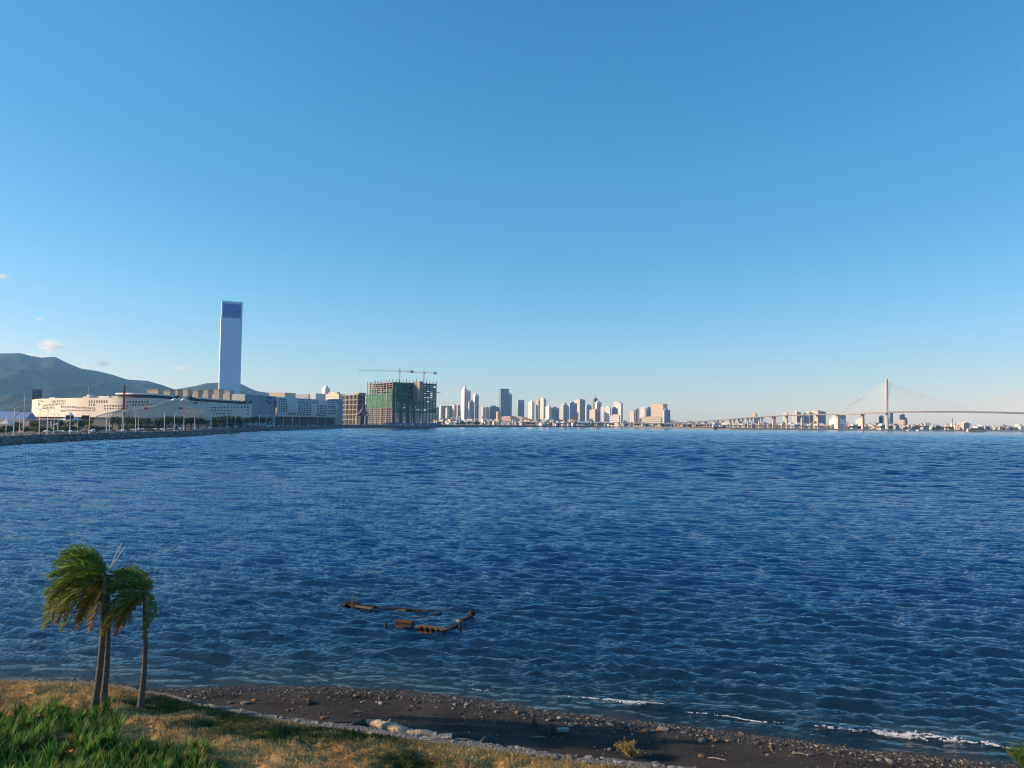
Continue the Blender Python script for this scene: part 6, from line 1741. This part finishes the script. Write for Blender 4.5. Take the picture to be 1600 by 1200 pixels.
# ---- sunken barge
RUST = plain('rusted_steel', (.10, .046, .024), .85, .55, 3.5, bump=2, bscale=9)
RUSTD = plain('dark_corroded_steel', (.028, .022, .020), .8, .5, 3, bump=2, bscale=9)
RUSTL = plain('sunlit_rust', (.18, .09, .045), .85, .5, 4, bump=2, bscale=9)
PALE = plain('weathered_rail', (.17, .135, .10), .8, .4, 4)
bc = G(640, 962, 0)
t = thing('sunken_barge', (bc.x, bc.y, 0), 'rusty wreck of a sunken barge breaking the surface offshore', 'wreck')
def bar(name, a, b, w, h_, mat, z0=.15, z1=.15):
    A = G(a[0], a[1], z0 - .09); B = G(b[0], b[1], z1 - .09)
    return MB().beam(A, B, w, h_).build(name, mat, t)
bar('side_rail', (541, 946), (586, 951), .28, .34, RUSTD, .18, .14); bar('side_rail', (586, 951), (640, 954), .22, .28, RUSTD, .12, .12)
bar('side_rail', (640, 954), (712, 958), .18, .24, RUSTD, .12, .05)
bar('bow_beam', (541, 945), (520, 960), .30, .25, RUSTD, .22, -.12)
bar('bow_plate', (541, 945), (560, 946.5), .5, .5, RUSTD, .2, .15)
bar('deck_rib', (588, 950), (574, 957), .26, .16, RUSTD, .12, -.02)
bar('deck_rib', (634, 954), (620, 966), .24, .16, RUSTD, .10, -.04)
bar('deck_rib', (688, 957), (671, 968), .24, .16, RUSTD, .08, -.04)
bar('deck_edge', (618, 966), (672, 966), .14, .12, RUSTD, .02, .02)
bar('rail_top', (556, 947), (580, 950.5), .10, .10, PALE, .38, .34); bar('rail_top', (622, 953), (634, 954), .10, .10, PALE, .30, .28); bar('rail_top', (660, 955.5), (668, 956), .12, .10, PALE, .28, .26)
p = G(550.5, 946, .2); MB().tube([p - Vector((0, 0, .6)), p, p + Vector((.0, 0, .72))], [.05, .045, .035], 6).build('mooring_post', PALE, t)
p = G(603, 980, 0); MB().tube([p - Vector((0, 0, .5)), p + Vector((0, 0, .26))], [.09, .11], 7).build('bollard', RUSTD, t)
# block with openings
def coaming(a, b, hgt, thick, nhole, mat, base=-.25):
    A = G(a[0], a[1], 0); B = G(b[0], b[1], 0); ax = (B - A); Ln = ax.length; ax.normalize(); nv_ = Vector((-ax.y, ax.x, 0))
    mb = MB(); cells = nhole * 2 + 1
    mb.beam(A + Vector((0, 0, .04)), B + Vector((0, 0, .04)), thick, .22); mb.beam(A + Vector((0, 0, hgt)), B + Vector((0, 0, hgt)), thick * 1.1, .10)
    for k in range(0, cells, 2):
        c = A + ax * Ln * (k + .5) / cells
        mb.beam(c + Vector((0, 0, .1)), c + Vector((0, 0, hgt)), Ln / cells, thick)
    return mb
coaming((620, 980), (645, 983), .42, .34, 2, RUST).build('hatch_coaming', RUST, t)
bar('hatch_lid', (619, 975), (644, 979), .30, .08, RUSTD, .45, .42)
A = G(654, 983, .12); B = G(697, 989, .10)
MB().beam(A, B, .36, .34).build('hull_side', RUST, t); MB().beam(A + Vector((0, .05, .20)), B + Vector((0, .05, .18)), .48, .07).build('gunwale', RUSTL, t)
for k in range(5):
    c = A.lerp(B, (k + .5) / 5) + Vector((0, -.20, -.02)); MB().beam(c, c + Vector((0, -.05, .26)), .14, .06).build('hull_stiffener', RUSTD, t)
bar('hull_corner', (697, 989), (711, 979), .30, .30, RUSTD, .10, .05)
p = G(719, 982, 0); MB().tube([p - Vector((0, 0, .4)), p + Vector((0, 0, .40))], [.11, .09], 7).build('stern_post', RUSTD, t)
bar('stern_arm', (719, 971), (737, 963), .16, .18, RUSTD, .42, .35)
bar('stern_arm', (714, 969), (722, 971), .20, .14, PALE, .35, .42)
p = G(737, 966, 0); MB().tube([p + Vector((-.2, 0, .15)), p + Vector((0, 0, .34)), p + Vector((.22, .02, .36))], [.14, .22, .15], 8).build('winch_drum', RUSTD, t)

# ================================================================== labels: where look-alikes stand in one row, say which one of the row
ORD = ['first', 'second', 'third', 'fourth', 'fifth', 'sixth', 'seventh', 'eighth', 'ninth', 'tenth', 'eleventh', 'twelfth', 'thirteenth', 'fourteenth', 'fifteenth', 'sixteenth', 'seventeenth', 'eighteenth', 'nineteenth', 'twentieth', 'twenty-first', 'twenty-second', 'twenty-third', 'twenty-fourth']
bpy.context.view_layer.update()
same = {}
for o in SC.objects:
    if o.parent is None and 'label' in o and 'kind' not in o: same.setdefault(o['label'], []).append(o)
for lab, os_ in same.items():
    if not 1 < len(os_) <= 24: continue
    os_.sort(key=lambda o: pix_x(*o.matrix_world.translation))
    for i, o in enumerate(os_):
        tail = (ORD[i] + ' of its kind from the left') if len(lab.split()) <= 9 else (ORD[i] + ' from left')
        if len((lab + ' ' + tail).split()) <= 16: o['label'] = lab + ', ' + tail
